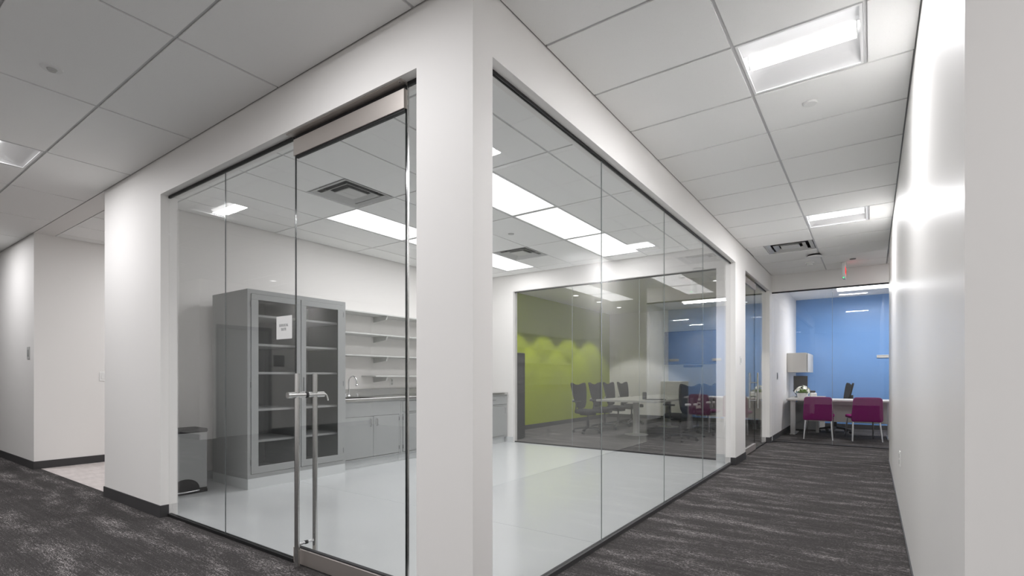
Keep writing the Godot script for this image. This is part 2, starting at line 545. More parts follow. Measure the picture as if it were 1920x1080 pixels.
# a lay-in ceiling between xs and zs lines; holes = [[x, z], ...] points whose cell stays open; heavy = list of z or x lines drawn as main runners
func grid_ceiling(called: String, label: String, xs: Array, zs: Array, holes: Array) -> Node3D:
	var c := struct_node(called, label)
	var w := 0.024
	for i in xs.size() - 1:
		for j in zs.size() - 1:
			var x0: float = xs[i]
			var x1: float = xs[i + 1]
			var z0: float = zs[j]
			var z1: float = zs[j + 1]
			var open := false
			for h in holes:
				if h[0] > minf(x0, x1) and h[0] < maxf(x0, x1) and h[1] > minf(z0, z1) and h[1] < maxf(z0, z1): open = true
			if open: continue
			var sx := absf(x1 - x0) - 0.019
			var sz := absf(z1 - z0) - 0.019
			if sx < 0.03 or sz < 0.03: continue
			obj_mesh("ceiling_tile", tile_mesh(sx, sz), mats.tile, c, Vector3((x0 + x1) / 2, C + 0.006, (z0 + z1) / 2))
	for i in xs.size():
		var edge := i == 0 or i == xs.size() - 1
		var x: float = xs[i]
		box_part("wall_angle" if edge else "grid_runner", mats.angle if edge else mats.tee, c, x - w / 2, x + w / 2, C + 0.005, C + 0.011, zs[0], zs[-1])
	for j in zs.size():
		var edge := j == 0 or j == zs.size() - 1
		var z: float = zs[j]
		for i in xs.size() - 1:
			box_part("wall_angle" if edge else "cross_tee", mats.angle if edge else mats.tee, c, minf(xs[i], xs[i + 1]) + w / 2, maxf(xs[i], xs[i + 1]) - w / 2, C + 0.0055, C + 0.011, z - w / 2, z + w / 2)
	return c

func extra_tee(c: Node3D, x0: float, x1: float, z0: float, z1: float) -> void:
	box_part("cross_tee", mats.tee, c, x0, x1, C + 0.0052, C + 0.011, z0, z1)

func ceilings() -> void:
	# deck above everything
	struct_boxes("ceiling_deck", [[-14.13, 5.13, C + 0.12, C + 0.22, -12.33, 6.63]], mats.gyp, "plain deck above the hung ceilings")
	# corridor
	var zs := [0.0]
	var z := -0.6259
	while z > -8.4:
		zs.append(z)
		z -= T
	zs.append(-8.5)
	var cor := grid_ceiling("ceiling_corridor", "white lay-in tile ceiling of the corridor", [0.0, 0.852, 1.69], zs, [[1.2, -1.5], [1.2, -5.2], [0.5, -6.4]])
	for k in [1, 7]:
		var z0: float = -0.6259 - T * k
		obj_mesh("ceiling_tile", tile_mesh(0.212, T - 0.016), mats.tile, cor, Vector3(1.577, C + 0.006, z0 - T / 2))
		extra_tee(cor, 1.452, 1.476, z0 - T + 0.012, z0 - 0.012)
	obj_mesh("ceiling_tile", tile_mesh(0.214, T - 0.016), mats.tile, cor, Vector3(0.127, C + 0.006, -0.6259 - T * 9.5))
	extra_tee(cor, 0.24, 0.256, -0.6259 - T * 10 + 0.012, -0.6259 - T * 9 - 0.012)
	# side passage
	grid_ceiling("ceiling_side_passage", "white lay-in tile ceiling of the side passage", [1.69, 2.3, 2.91, 3.52, 4.0], [-7.1, -7.495, -8.105, -8.5], [[2.6, -7.8]])
	# hall
	var xs := [-14.0]
	var x := -0.3786 - 1.2187 * 11
	while x < 5.0:
		if x > -13.9: xs.append(x)
		x += 1.2187
	xs.append(5.0)
	var hz := [0.0, 0.5914, 1.2010, 1.8106, 2.5]
	var hall_holes := []
	for lx in [-4.35, -8.0, -0.69, 2.97]: hall_holes.append([lx, 0.9])
	var hall := grid_ceiling("ceiling_hall", "white lay-in tile ceiling of the hall", xs, hz, hall_holes)
	for lx in [-4.345, -8.001, -0.689, 2.967]:
		# the light fills half of its cell; the rest is a short tile
		for i in xs.size() - 1:
			if lx > xs[i] and lx < xs[i + 1]:
				var lo: float = lx - 0.305
				var hi: float = lx + 0.305
				for s in [[xs[i], lo], [hi, xs[i + 1]]]:
					if s[1] - s[0] > 0.05:
						obj_mesh("ceiling_tile", tile_mesh(s[1] - s[0] - 0.016, 0.5936), mats.tile, hall, Vector3((s[0] + s[1]) / 2, C + 0.006, 0.8962))
				extra_tee(hall, lo - 0.012, lo + 0.012, 0.6034, 1.189)
				extra_tee(hall, hi - 0.012, hi + 0.012, 0.6034, 1.189)
	var xo := [-8.8]
	for v in xs:
		if v > -8.7: xo.append(v)
	grid_ceiling("ceiling_open_area", "white lay-in tile ceiling of the open hall", xo, [2.5, 3.1, 3.71, 4.32, 4.93, 5.54, 6.5], [[-3.6, 3.4], [-0.8, 3.4], [3.6, 3.4], [-3.6, 5.2], [-0.8, 5.2], [3.6, 5.2]])
	# recess
	struct_boxes("trim_recess_ceiling", [[-7.26, -4.72, C - 0.002, C + 0.03, -0.2, 0]], mats.paint, "painted strip at the head of the wide opening")
	grid_ceiling("ceiling_recess", "white lay-in tile ceiling inside the wide opening", [-7.26, -7.05, -6.44, -5.83, -5.22, -4.98], [-0.2, -0.9, -2.12, -3.34, -4.2], [[-6.1, -1.5]])
	# lab
	var lx2 := [-0.13, -0.675, -1.285, -1.894, -2.504, -3.114, -3.724, -4.333, -4.75]
	var lz := [-0.13, -0.556, -1.775, -2.994, -4.213, -5.433, -5.73]
	var holes := []
	for px in [-1.59, -3.42]:
		for pz in [-2.4, -3.6, -4.8]: holes.append([px, pz])
	holes.append([-2.8, -1.2])
	holes.append([-2.8, -4.8])
	var lab := grid_ceiling("ceiling_lab", "white lay-in tile ceiling of the lab", lx2, lz, holes)
	obj_mesh("ceiling_tile", tile_mesh(T - 0.016, 0.59), mats.tile, lab, Vector3(-2.809, C + 0.006, -0.861))
	extra_tee(lab, -3.102, -2.516, -1.1775, -1.1535)
	obj_mesh("ceiling_tile", tile_mesh(T - 0.016, 0.59), mats.tile, lab, Vector3(-2.809, C + 0.006, -5.13))
	extra_tee(lab, -3.102, -2.516, -4.835, -4.811)
	# smooth ceilings
	struct_boxes("ceiling_conference", [[-4.85, -0.13, C, C + 0.03, -12.2, -5.86]], mats.gyp, "smooth white ceiling of the conference room")
	struct_boxes("ceiling_office", [[0, 2.97, C, C + 0.03, -12.2, -8.63]], mats.gyp, "smooth white ceiling of the office")

# ------------------------------------------------------------------ glass walls and doors
# panes of a glass wall along x (axis 0) or z (axis 2) at the given plane
func glass_run(w: Node3D, axis: int, plane: float, cuts: Array, y0: float, y1: float, joint_mat: Material, skip := []) -> void:
	for i in cuts.size() - 1:
		if i in skip: continue
		var a: float = minf(cuts[i], cuts[i + 1]) + 0.002
		var b: float = maxf(cuts[i], cuts[i + 1]) - 0.002
		if axis == 0: box_part("pane", mats.glass, w, a, b, y0, y1, plane - 0.005, plane + 0.005)
		else: box_part("pane", mats.glass, w, plane - 0.005, plane + 0.005, y0, y1, a, b)
	for i in range(1, cuts.size() - 1):
		if axis == 0: box_part("joint", joint_mat, w, cuts[i] - 0.002, cuts[i] + 0.002, y0, y1, plane - 0.003, plane + 0.003)
		else: box_part("joint", joint_mat, w, plane - 0.003, plane + 0.003, y0, y1, cuts[i] - 0.002, cuts[i] + 0.002)

func glazing() -> void:
	var top := 2.722
	# lab front
	var w := struct_node("window_1", "frameless glass panes beside the lab door")
	glass_run(w, 0, -G, [-3.40, -2.429, -1.524], 0.022, top - 0.02, mats.edge_mid)
	box_part("pane", mats.glass, w, -0.492, -0.363, 0.022, top - 0.02, -G - 0.005, -G + 0.005)
	box_part("pane_edge", mats.steel_light, w, -0.494, -0.490, 0.022, top - 0.02, -G - 0.005, -G + 0.005)  # bright strip standing in for the highlight along the glass edge
	box_part("head_track", mats.black, w, -3.40, -1.527, top - 0.02, top, -G - 0.008, -G + 0.008)
	box_part("head_track", mats.black, w, -0.49, -0.363, top - 0.02, top, -G - 0.008, -G + 0.008)
	box_part("sill_track", mats.black, w, -3.40, -1.527, 0, 0.022, -G - 0.016, -G + 0.016)
	box_part("sill_track", mats.black, w, -0.49, -0.363, 0, 0.022, -G - 0.016, -G + 0.016)
	# lab door
	var d := struct_node("door_1", "frameless glass lab door with brushed steel rails and ladder pulls")
	var x0 := -1.517
	var x1 := -0.505
	box_part("pane", mats.glass, d, x0, x1, 0.105, 2.59, -G - 0.005, -G + 0.005)
	box_part("pane_edge", mats.edge_dark, d, x0 - 0.001, x0 + 0.001, 0.105, 2.59, -G - 0.005, -G + 0.005)
	box_part("pane_edge", mats.edge_dark, d, x1 - 0.003, x1 + 0.002, 0.105, 2.59, -G - 0.005, -G + 0.005)
	var tr := box_part("top_rail", mats.steel, d, x0, x1, 2.588, 2.692, -G - 0.018, -G + 0.018, 0.0015)
	box_part("gasket", mats.black, tr, x0 + 0.01, x1, 2.578, 2.588, -G - 0.011, -G + 0.011)
	box_part("gap_shade_strip", mats.black, tr, x0, x1, 2.692, 2.714, -G - 0.008, -G + 0.008)  # black strip standing in for the shade of the open gap above the rail
	var br := box_part("bottom_rail", mats.steel, d, x0, x1, 0.008, 0.104, -G - 0.018, -G + 0.018, 0.0015)
	box_part("gasket", mats.dark, br, x0 + 0.01, x1, 0.104, 0.112, -G - 0.011, -G + 0.011)
	var hp := box_part("header_plate", mats.steel, d, -1.545, -0.49, top - 0.006, top - 0.001, -G - 0.03, -0.014, 0.001)
	var sc := new_st()
	lathe(sc, Vector3(-0.515, top - 0.006, -0.026), [[0.0, -0.002], [0.006, -0.002], [0.006, 0.001]], 12)
	obj("screw", sc, mats.chrome, hp)
	var hx := -1.405
	for s in [1, -1]:
		var pull := new_st()
		var zz: float = -G + s * 0.062
		tube(pull, [Vector3(hx, 0.02, zz), Vector3(hx, 1.205, zz)], 0.0155, 20)
		obj("pull_bar", pull, mats.steel_light, d)
	var lk := new_st()
	tube(lk, [Vector3(hx, 1.072, -G + 0.125), Vector3(hx, 1.072, -G + 0.006)], 0.019, 20)
	obj("lock_cylinder", lk, mats.steel_light, d)
	lk = new_st()
	tube(lk, [Vector3(hx, 1.072, -G - 0.006), Vector3(hx, 1.072, -G - 0.125)], 0.017, 20)
	var lk2 := obj("lock_cylinder", lk, mats.steel_light, d)
	lk = new_st()
	tube(lk, [Vector3(hx, 1.072, -G + 0.010), Vector3(hx, 1.072, -G - 0.010)], 0.0195, 20)
	obj("lock_collar", lk, mats.dark, d)
	lk = new_st()
	tube(lk, [Vector3(hx + 0.006, 1.075, -G - 0.128), Vector3(hx + 0.010, 1.064, -G - 0.14), Vector3(hx + 0.016, 1.03, -G - 0.146)], 0.006, 10)
	obj("thumb_turn", lk, mats.steel_light, lk2)
	var so := new_st()
	tube(so, [Vector3(hx, 0.15, -G + 0.055), Vector3(hx, 0.15, -G - 0.055)], 0.0085, 14)
	obj("standoff", so, mats.chrome, d)
	so = new_st()
	tube(so, [Vector3(hx, 0.15, -G + 0.009), Vector3(hx, 0.15, -G - 0.009)], 0.0115, 14)
	obj("standoff_collar", so, mats.dark, d)
	# corridor window
	w = struct_node("window_2", "long frameless glass window of the lab along the corridor")
	glass_run(w, 2, -G, [-0.148, -1.497, -2.825, -4.137, -5.5], 0.03, top - 0.02, mats.edge)
	box_part("head_track", mats.black, w, -G - 0.008, -G + 0.008, top - 0.02, top, -5.5, -0.148)
	box_part("sill_track", mats.base, w, -G - 0.016, -G + 0.02, 0, 0.03, -5.5, -0.148)
	# lab to conference room
	w = struct_node("window_3", "glass wall between the lab and the conference room")
	glass_run(w, 0, -5.8, [-3.80, -2.63, -1.454, -0.30], 0.02, top - 0.015, mats.edge)
	box_part("head_track", mats.dark, w, -3.80, -0.30, top - 0.015, top, -5.816, -5.784)
	box_part("sill_track", mats.dark, w, -3.80, -0.30, 0, 0.02, -5.816, -5.784)
	# office front
	w = struct_node("window_4", "frameless glass front of the blue office")
	glass_run(w, 0, -8.565, [0.0, 0.935, 1.87, 2.97], 0.015, 2.71, mats.edge)
	box_part("head_track", mats.dark, w, 0, 2.97, 2.705, 2.725, -8.581, -8.549)
	box_part("sill_track", mats.dark, w, 0, 2.97, 0, 0.015, -8.581, -8.549)
	# conference door and its side pane
	w = struct_node("window_5", "narrow glass side pane of the conference room door")
	box_part("pane", mats.glass, w, -G - 0.006, -G + 0.006, 0.02, top - 0.02, -8.30, -7.262)
	box_part("pane_edge", mats.edge, w, -G - 0.006, -G + 0.006, 0.02, top - 0.02, -7.262, -7.258)
	box_part("head_track", mats.black, w, -G - 0.008, -G + 0.008, top - 0.02, top, -8.30, -7.25)
	box_part("sill_track", mats.black, w, -G - 0.016, -G + 0.016, 0, 0.02, -8.30, -7.25)
	d = struct_node("door_2", "frameless glass conference room door with steel rails and pull bars")
	box_part("pane", mats.glass, d, -G - 0.006, -G + 0.006, 0.105, 2.59, -7.252, -6.17)
	box_part("pane_edge", mats.edge_dark, d, -G - 0.006, -G + 0.006, 0.105, 2.59, -7.255, -7.251)
	box_part("top_rail", mats.steel, d, -G - 0.018, -G + 0.018, 2.588, 2.692, -7.252, -6.17, 0.0015)
	box_part("bottom_rail", mats.steel, d, -G - 0.018, -G + 0.018, 0.008, 0.104, -7.252, -6.17, 0.0015)
	box_part("header_plate", mats.steel, d, -G - 0.03, -0.014, top - 0.006, top - 0.001, -7.25, -6.16)
	for s in [1, -1]:
		var pull := new_st()
		var xx: float = -G + s * 0.062
		tube(pull, [Vector3(xx, 0.68, -7.165), Vector3(xx, 1.25, -7.165)], 0.0135, 16)
		obj("pull_bar", pull, mats.steel_light, d)
	for yy in [0.80, 1.09]:
		so = new_st()
		tube(so, [Vector3(-G + 0.06, yy, -7.165), Vector3(-G - 0.06, yy, -7.165)], 0.009, 12)
		obj("standoff", so, mats.chrome, d)
	# paper notice on the glass
	var p := thing("paper_notice", "white paper notice lettered SURGICAL SUITE taped to the lab glass", "sign", Vector3(-1.639, 1.506, -G + 0.0075))
	box_part("sheet", mats.white, p, -0.09, 0.09, -0.075, 0.075, -0.0005, 0.0005)
	var yy := 0.014
	for word in ["SURGICAL", "SUITE"]:
		var tm := TextMesh.new()
		tm.text = word
		tm.font_size = 16
		tm.pixel_size = 0.0014
		tm.depth = 0.0006
		tm.curve_step = 1.0
		var sf := SystemFont.new()
		sf.font_names = PackedStringArray(["Droid Sans"])
		sf.font_weight = 700
		tm.font = sf
		obj_mesh("lettering", tm, mats.cab_dark, p, Vector3(-0.005, yy, 0.0007))
		yy -= 0.026

# ------------------------------------------------------------------ lights
func troffer(label: String, at: Vector3, energy: float, group := "square basket ceiling lights") -> Node3D:
	var t := thing("ceiling_light", label, "ceiling light", at, 0.0, group)
	var h := 0.294
	# rim, 2 curved side reflectors, end walls, glowing basket with end plates
	var st := new_st()
	for s in [[-h, h, -h, -h + 0.014], [-h, h, h - 0.014, h], [-h, -h + 0.014, -h + 0.014, h - 0.014], [h - 0.014, h, -h + 0.014, h - 0.014]]:
		bx(st, s[0], s[1], 0.0, 0.006, s[2], s[3])
	obj("rim", st, mats.reflector, t)
	st = new_st()
	bx(st, -h, h, 0.095, 0.1, -h, h)
	bx(st, -h, -h + 0.004, 0.006, 0.095, -h, h)
	bx(st, h - 0.004, h, 0.006, 0.095, -h, h)
	obj("housing", st, mats.reflector, t)
	for s in [-1.0, 1.0]:
		st = new_st()
		var n := 8
		for k in n:
			var a0 := float(k) / n
			var a1 := float(k + 1) / n
			var p := func(a: float) -> Vector2: return Vector2(lerpf(h - 0.014, 0.072, a), 0.004 + 0.046 * sin(a * PI / 2))
			var q0: Vector2 = p.call(a0)
			var q1: Vector2 = p.call(a1)
			var nn := Vector3(0, -(q0.x - q1.x), -s * (q1.y - q0.y)).normalized()
			quad(st, Vector3(-h + 0.004, q0.y, s * q0.x), Vector3(h - 0.004, q0.y, s * q0.x), Vector3(h - 0.004, q1.y, s * q1.x), Vector3(-h + 0.004, q1.y, s * q1.x), nn)
		obj("side_reflector", st, mats.reflector, t)
	# basket: a shallow half round along x
	st = new_st()
	var r := 0.072
	for k in 12:
		var a0 := PI * k / 12
		var a1 := PI * (k + 1) / 12
		var p0 := Vector3(0, 0.05 - 0.034 * sin(a0), r * cos(a0))
		var p1 := Vector3(0, 0.05 - 0.034 * sin(a1), r * cos(a1))
		var nn := Vector3(0, -sin((a0 + a1) / 2), cos((a0 + a1) / 2))
		var e := Vector3(h - 0.03, 0, 0)
		quad(st, p0 - e, p0 + e, p1 + e, p1 - e, nn)
	obj("lens", st, mats.lens, t)
	for s in [-1.0, 1.0]:
		st = new_st()
		var poly := PackedVector2Array()
		for k in 13:
			var a := PI * k / 12
			poly.append(Vector2(0.08 * cos(a), 0.054 - 0.044 * sin(a)))
		prism(st, poly, 0, 0.004, Transform3D(Basis(Vector3(0, 0, -1), Vector3.UP, Vector3(1, 0, 0)), Vector3(s * (h - 0.028) - 0.002, 0, 0)))
		obj("end_plate", st, mats.metal_paint, t)
	area_light(t, Vector3(0, 0.013, 0), 0.52, 0.12, energy)
	return t

func flat_panel(label: String, at: Vector3, sx: float, sz: float, energy: float) -> void:
	var t := thing("ceiling_panel_light", label, "ceiling light", at, 0.0, "flat lab ceiling panels")
	var st := new_st()
	var w := 0.016
	bx(st, -sx / 2, sx / 2, 0.002, 0.012, -sz / 2, -sz / 2 + w)
	bx(st, -sx / 2, sx / 2, 0.002, 0.012, sz / 2 - w, sz / 2)
	bx(st, -sx / 2, -sx / 2 + w, 0.002, 0.012, -sz / 2 + w, sz / 2 - w)
	bx(st, sx / 2 - w, sx / 2, 0.002, 0.012, -sz / 2 + w, sz / 2 - w)
	obj("frame", st, mats.reflector, t)
	box_part("lens", mats.panel, t, -sx / 2 + w, sx / 2 - w, 0.006, 0.010, -sz / 2 + w, sz / 2 - w)
	box_part("housing", mats.reflector, t, -sx / 2, sx / 2, 0.02, 0.05, -sz / 2, sz / 2)
	area_light(t, Vector3(0, 0.001, 0), sx - 2 * w, sz - 2 * w, energy)

func downlight(label: String, x: float, z: float, energy: float, group: String) -> void:
	var t := thing("downlight", label, "ceiling light", Vector3(x, C, z), 0.0, group)
	var st := new_st()
	lathe(st, Vector3.ZERO, [[0.06, 0.0], [0.06, -0.004], [0.082, -0.004], [0.085, 0.0]], 24)
	obj("trim_ring", st, mats.white, t)
	st = new_st()
	lathe(st, Vector3.ZERO, [[0.0, -0.002], [0.06, -0.002]], 24)
	obj("lens", st, mats.lens, t)
	var s := SpotLight3D.new()
	s.name = "spot_light"
	s.position = Vector3(0, -0.006, 0)
	s.rotation_degrees.x = -90
	s.spot_angle = 47
	s.spot_angle_attenuation = 0.25
	s.spot_range = 20
	s.spot_attenuation = 2
	s.light_energy = energy
	s.light_size = 0.05
	s.shadow_enabled = true
	t.add_child(s, true)

func ceiling_lights() -> void:
	var cz := -0.6259 - T * 1.5
	troffer("square basket ceiling light beside the round white disc in the corridor", Vector3(1.157, C, cz), 1.85)
	troffer("square basket ceiling light deeper in the corridor beside the air diffuser", Vector3(1.157, C, cz - T * 6), 1.85)
	troffer("square basket ceiling light in the hall before the wide opening", Vector3(-4.345, C, 0.8962), 1.3)
	troffer("square basket ceiling light at the far end of the hall", Vector3(-8.001, C, 0.8962), 1.45)
	troffer("square basket ceiling light in the hall above the lab door", Vector3(-0.689, C, 0.8962), 1.0)
	troffer("square basket ceiling light in the hall past the corridor mouth", Vector3(2.967, C, 0.8962), 1.1)
	troffer("added unseen square basket ceiling light inside the wide opening", Vector3(-6.135, C, -1.8), 1.6)  # lamp added out of view to light the recess
	troffer("added unseen square basket ceiling light in the short side passage", Vector3(2.605, C, -7.8), 0.95)  # hidden lamp added to brighten the header wall and passage
	for px in [-1.5895, -3.419]:
		var side: String = "in the row near the corridor window" if px > -2 else "in the row near the casework"
		flat_panel("flat glowing panel light %s, first from the hall" % side, Vector3(px, C, -2.3845), 0.584, 1.193, 0.74)
		flat_panel("flat glowing panel light %s, middle one" % side, Vector3(px, C, -3.6035), 0.584, 1.193, 0.74)
		flat_panel("flat glowing panel light %s, next to the conference room" % side, Vector3(px, C, -4.823), 0.584, 1.193, 0.74)
	var nth := ["first", "second", "third", "fourth", "fifth"]
	for k in 5:
		downlight("round downlight washing the green wall, %s from the lab glass" % nth[k], -3.99, -6.06 - 1.21 * k, 2.2, "downlights along the green wall")
	for k in 4:
		downlight("round downlight on the conference door side, %s from the lab glass" % nth[k], -0.935, -6.06 - 1.18 * k, 1.4, "downlights along the corridor side")
	for lx in [-3.6, -0.8, 3.6]:  # unseen lamps added behind the camera to brighten the column and hall ceiling
		var by: String = "near the lab glazing" if lx < -2 else ("facing the corner column" if lx < 1 else "beyond the corridor mouth")
		troffer("added unseen square ceiling light in the open hall %s, front row" % by, Vector3(lx, C, 3.405), 2.2 if lx < 3 else 1.7)
		troffer("added unseen square ceiling light in the open hall %s, back row" % by, Vector3(lx, C, 5.235), 2.2)
	downlight("round downlight in the open hall mirrored in the lab glass", -7.9, 3.42, 0.5, "")
	# linear light in the office
	var t := thing("linear_light", "long twin tube linear ceiling light in the blue office", "ceiling light", Vector3(1.5, C, -10.65))
	var st := new_st()
	cb(st, -0.61, 0.61, -0.035, -0.001, -0.17, 0.17, 0.004)
	obj("housing", st, mats.reflector, t)
	for s in [-0.1, 0.1]:
		st = new_st()
		tube(st, [Vector3(-0.59, -0.055, s), Vector3(0.59, -0.055, s)], 0.02, 12)
		obj("tube_lamp", st, mats.lens, t)
	area_light(t, Vector3(0, -0.077, 0), 1.16, 0.10, 3.2)

# ------------------------------------------------------------------ diffusers, sprinklers, exit sign
func diffuser(label: String, at: Vector3) -> void:
	var t := thing("air_diffuser", label, "air vent", at, 0.0, "square ceiling air diffusers")
	var h := 0.285
	box_part("plenum", mats.dark, t, -h + 0.02, h - 0.02, 0.07, 0.075, -h + 0.02, h - 0.02)
	var rings := [[0.285, 0.235, 0.0, 0.014], [0.20, 0.145, 0.0, 0.030], [0.115, 0.0, 0.004, 0.030]]
	for r in rings:
		var st := new_st()
		var o: float = r[0]
		var i: float = r[1]
		if i > 0.0:
			for s in [-1.0, 1.0]:
				# sloped blades round the four sides
				quad(st, Vector3(-o, r[2], s * o), Vector3(o, r[2], s * o), Vector3(i, r[3], s * i), Vector3(-i, r[3], s * i), Vector3(0, -1, -s * 0.4).normalized())
				quad(st, Vector3(s * o, r[2], -o), Vector3(s * o, r[2], o), Vector3(s * i, r[3], i), Vector3(s * i, r[3], -i), Vector3(-s * 0.4, -1, 0).normalized())
				quad(st, Vector3(-o, r[2], s * o), Vector3(o, r[2], s * o), Vector3(o, r[2] + 0.006, s * o), Vector3(-o, r[2] + 0.006, s * o), Vector3(0, 0, s))
				quad(st, Vector3(s * o, r[2], -o), Vector3(s * o, r[2], o), Vector3(s * o, r[2] + 0.006, o), Vector3(s * o, r[2] + 0.006, -o), Vector3(s, 0, 0))
			obj("blade_frame", st, mats.metal_paint, t)
		else:
			cb(st, -o, o, r[2], r[2] + 0.012, -o, o, 0.005)
			obj("centre_plate", st, mats.metal_paint, t)

func ceiling_devices() -> void:
	diffuser("square air diffuser in the lab ceiling near the lab door", Vector3(-2.809, C, -1.47))
	diffuser("square air diffuser in the lab ceiling near the conference room", Vector3(-2.809, C, -4.517))
	diffuser("square air diffuser in the corridor ceiling", Vector3(0.546, C, -0.6259 - T * 9.5))
	var spr := thing("sprinkler_cover", "flat round white sprinkler cover in the corridor ceiling", "sprinkler", Vector3(1.151, C - 0.001, -2.15))
	var st := new_st()
	lathe(st, Vector3.ZERO, [[0.0, -0.012], [0.038, -0.012], [0.042, -0.009], [0.042, 0.0]], 24)
	obj("cover_plate", st, mats.white, spr)
	var s2 := thing("ceiling_sensor", "round white ceiling sensor with a raised centre in the hall", "sensor", Vector3(-2.504, C - 0.001, 0.898))
	st = new_st()
	lathe(st, Vector3.ZERO, [[0.0, -0.008], [0.05, -0.008], [0.056, 0.0]], 24)
	obj("flange", st, mats.white, s2)
	st = new_st()
	lathe(st, Vector3.ZERO, [[0.0, -0.022], [0.018, -0.020], [0.026, -0.008]], 20)
	obj("lens", st, mats.metal_paint, s2)
	var ap := thing("access_point", "flat dark rimmed dome on the corridor ceiling before the exit sign", "access point", Vector3(0.786, C, -7.09))
	st = new_st()
	lathe(st, Vector3.ZERO, [[0.075, 0.0], [0.09, -0.012], [0.105, -0.03]], 28)
	obj("mount_ring", st, mats.black, ap)
	st = new_st()
	lathe(st, Vector3.ZERO, [[0.105, -0.03], [0.10, -0.042], [0.06, -0.05], [0.0, -0.052]], 28)
	obj("dome", st, mats.white, ap)
	var sm := thing("smoke_detector", "white smoke detector on the corridor ceiling past the dome", "smoke detector", Vector3(0.681, C - 0.001, -7.673))
	st = new_st()
	lathe(st, Vector3.ZERO, [[0.07, 0.0], [0.07, -0.018], [0.06, -0.022]], 24)
	obj("mount", st, mats.white, sm)
	st = new_st()
	lathe(st, Vector3.ZERO, [[0.048, -0.022], [0.045, -0.045], [0.03, -0.052], [0.0, -0.053]], 24)
	obj("sensor_head", st, mats.white, sm)
	var sk := thing("sprinkler_cover", "small grey round cover plate in the ceiling beside the exit sign", "sprinkler", Vector3(1.25, C - 0.001, -7.75))
	st = new_st()
	lathe(st, Vector3.ZERO, [[0.0, -0.010], [0.04, -0.010], [0.044, 0.0]], 20)
	obj("cover_plate", st, mats.cab_dark, sk)
	# sprinkler head in the lab
	var sl := thing("sprinkler_cover", "round cover plate in the lab ceiling beside the diffuser near the conference room", "sprinkler", Vector3(-2.3, C - 0.001, -3.55))
	st = new_st()
	lathe(st, Vector3.ZERO, [[0.0, -0.010], [0.036, -0.010], [0.04, 0.0]], 20)
	obj("cover_plate", st, mats.metal_paint, sl)
	# exit sign seen from its edge
	var ex := thing("exit_sign", "thin white exit sign with red letters hung from the ceiling", "exit sign", Vector3(1.125, C, -8.02))
	box_part("canopy", mats.white, ex, -0.035, 0.035, -0.02, 0.0, -0.09, 0.09, 0.003)
	box_part("sign_body", mats.white, ex, -0.022, 0.022, -0.255, -0.02, -0.155, 0.155, 0.005)
	var tm := TextMesh.new()
	tm.text = "EXIT"
	tm.font_size = 16
	tm.pixel_size = 0.0088
	tm.depth = 0.002
	tm.curve_step = 1.0
	var sf := SystemFont.new()
	sf.font_names = PackedStringArray(["Droid Sans"])
	sf.font_weight = 700
	tm.font = sf
	var red := glow(Color(1.0, 0.10, 0.09), 0.6)
	var le := obj_mesh("sign_letters", tm, red, ex, Vector3(0.0235, -0.138, 0.0))
	le.rotation_degrees.y = 90
	var led := new_st()
	lathe(led, Vector3(0, -0.262, 0.14), [[0.0, -0.006], [0.006, -0.004], [0.008, 0.008]], 12)
	obj("test_light", led, glow(Color(0.1, 1.0, 0.45), 2.0), ex)
	var rl := AreaLight3D.new()
	rl.name = "red_light"
	rl.area_size = Vector2(0.26, 0.13)
	rl.area_normalize_energy = true
	rl.light_energy = 0.001
	rl.light_color = Color(1.0, 0.08, 0.06)
	rl.shadow_enabled = true
	rl.position = Vector3(0.03, -0.138, 0)
	rl.rotation_degrees.y = -90
	ex.add_child(rl, true)

# ------------------------------------------------------------------ lab furniture
func bar_handle(parent: Node, at: Vector3, vertical: bool, l := 0.1) -> void:
	# handle on a front that faces +x
	var st := new_st()
	var d := Vector3(0, l / 2, 0) if vertical else Vector3(0, 0, l / 2)
	var o := Vector3(0.025, 0, 0)
	tube(st, [at - d, at - d + o * 0.8, at - d * 0.9 + o, at + d * 0.9 + o, at + d + o * 0.8, at + d], 0.005, 8)
	obj("handle", st, mats.steel_light, parent)

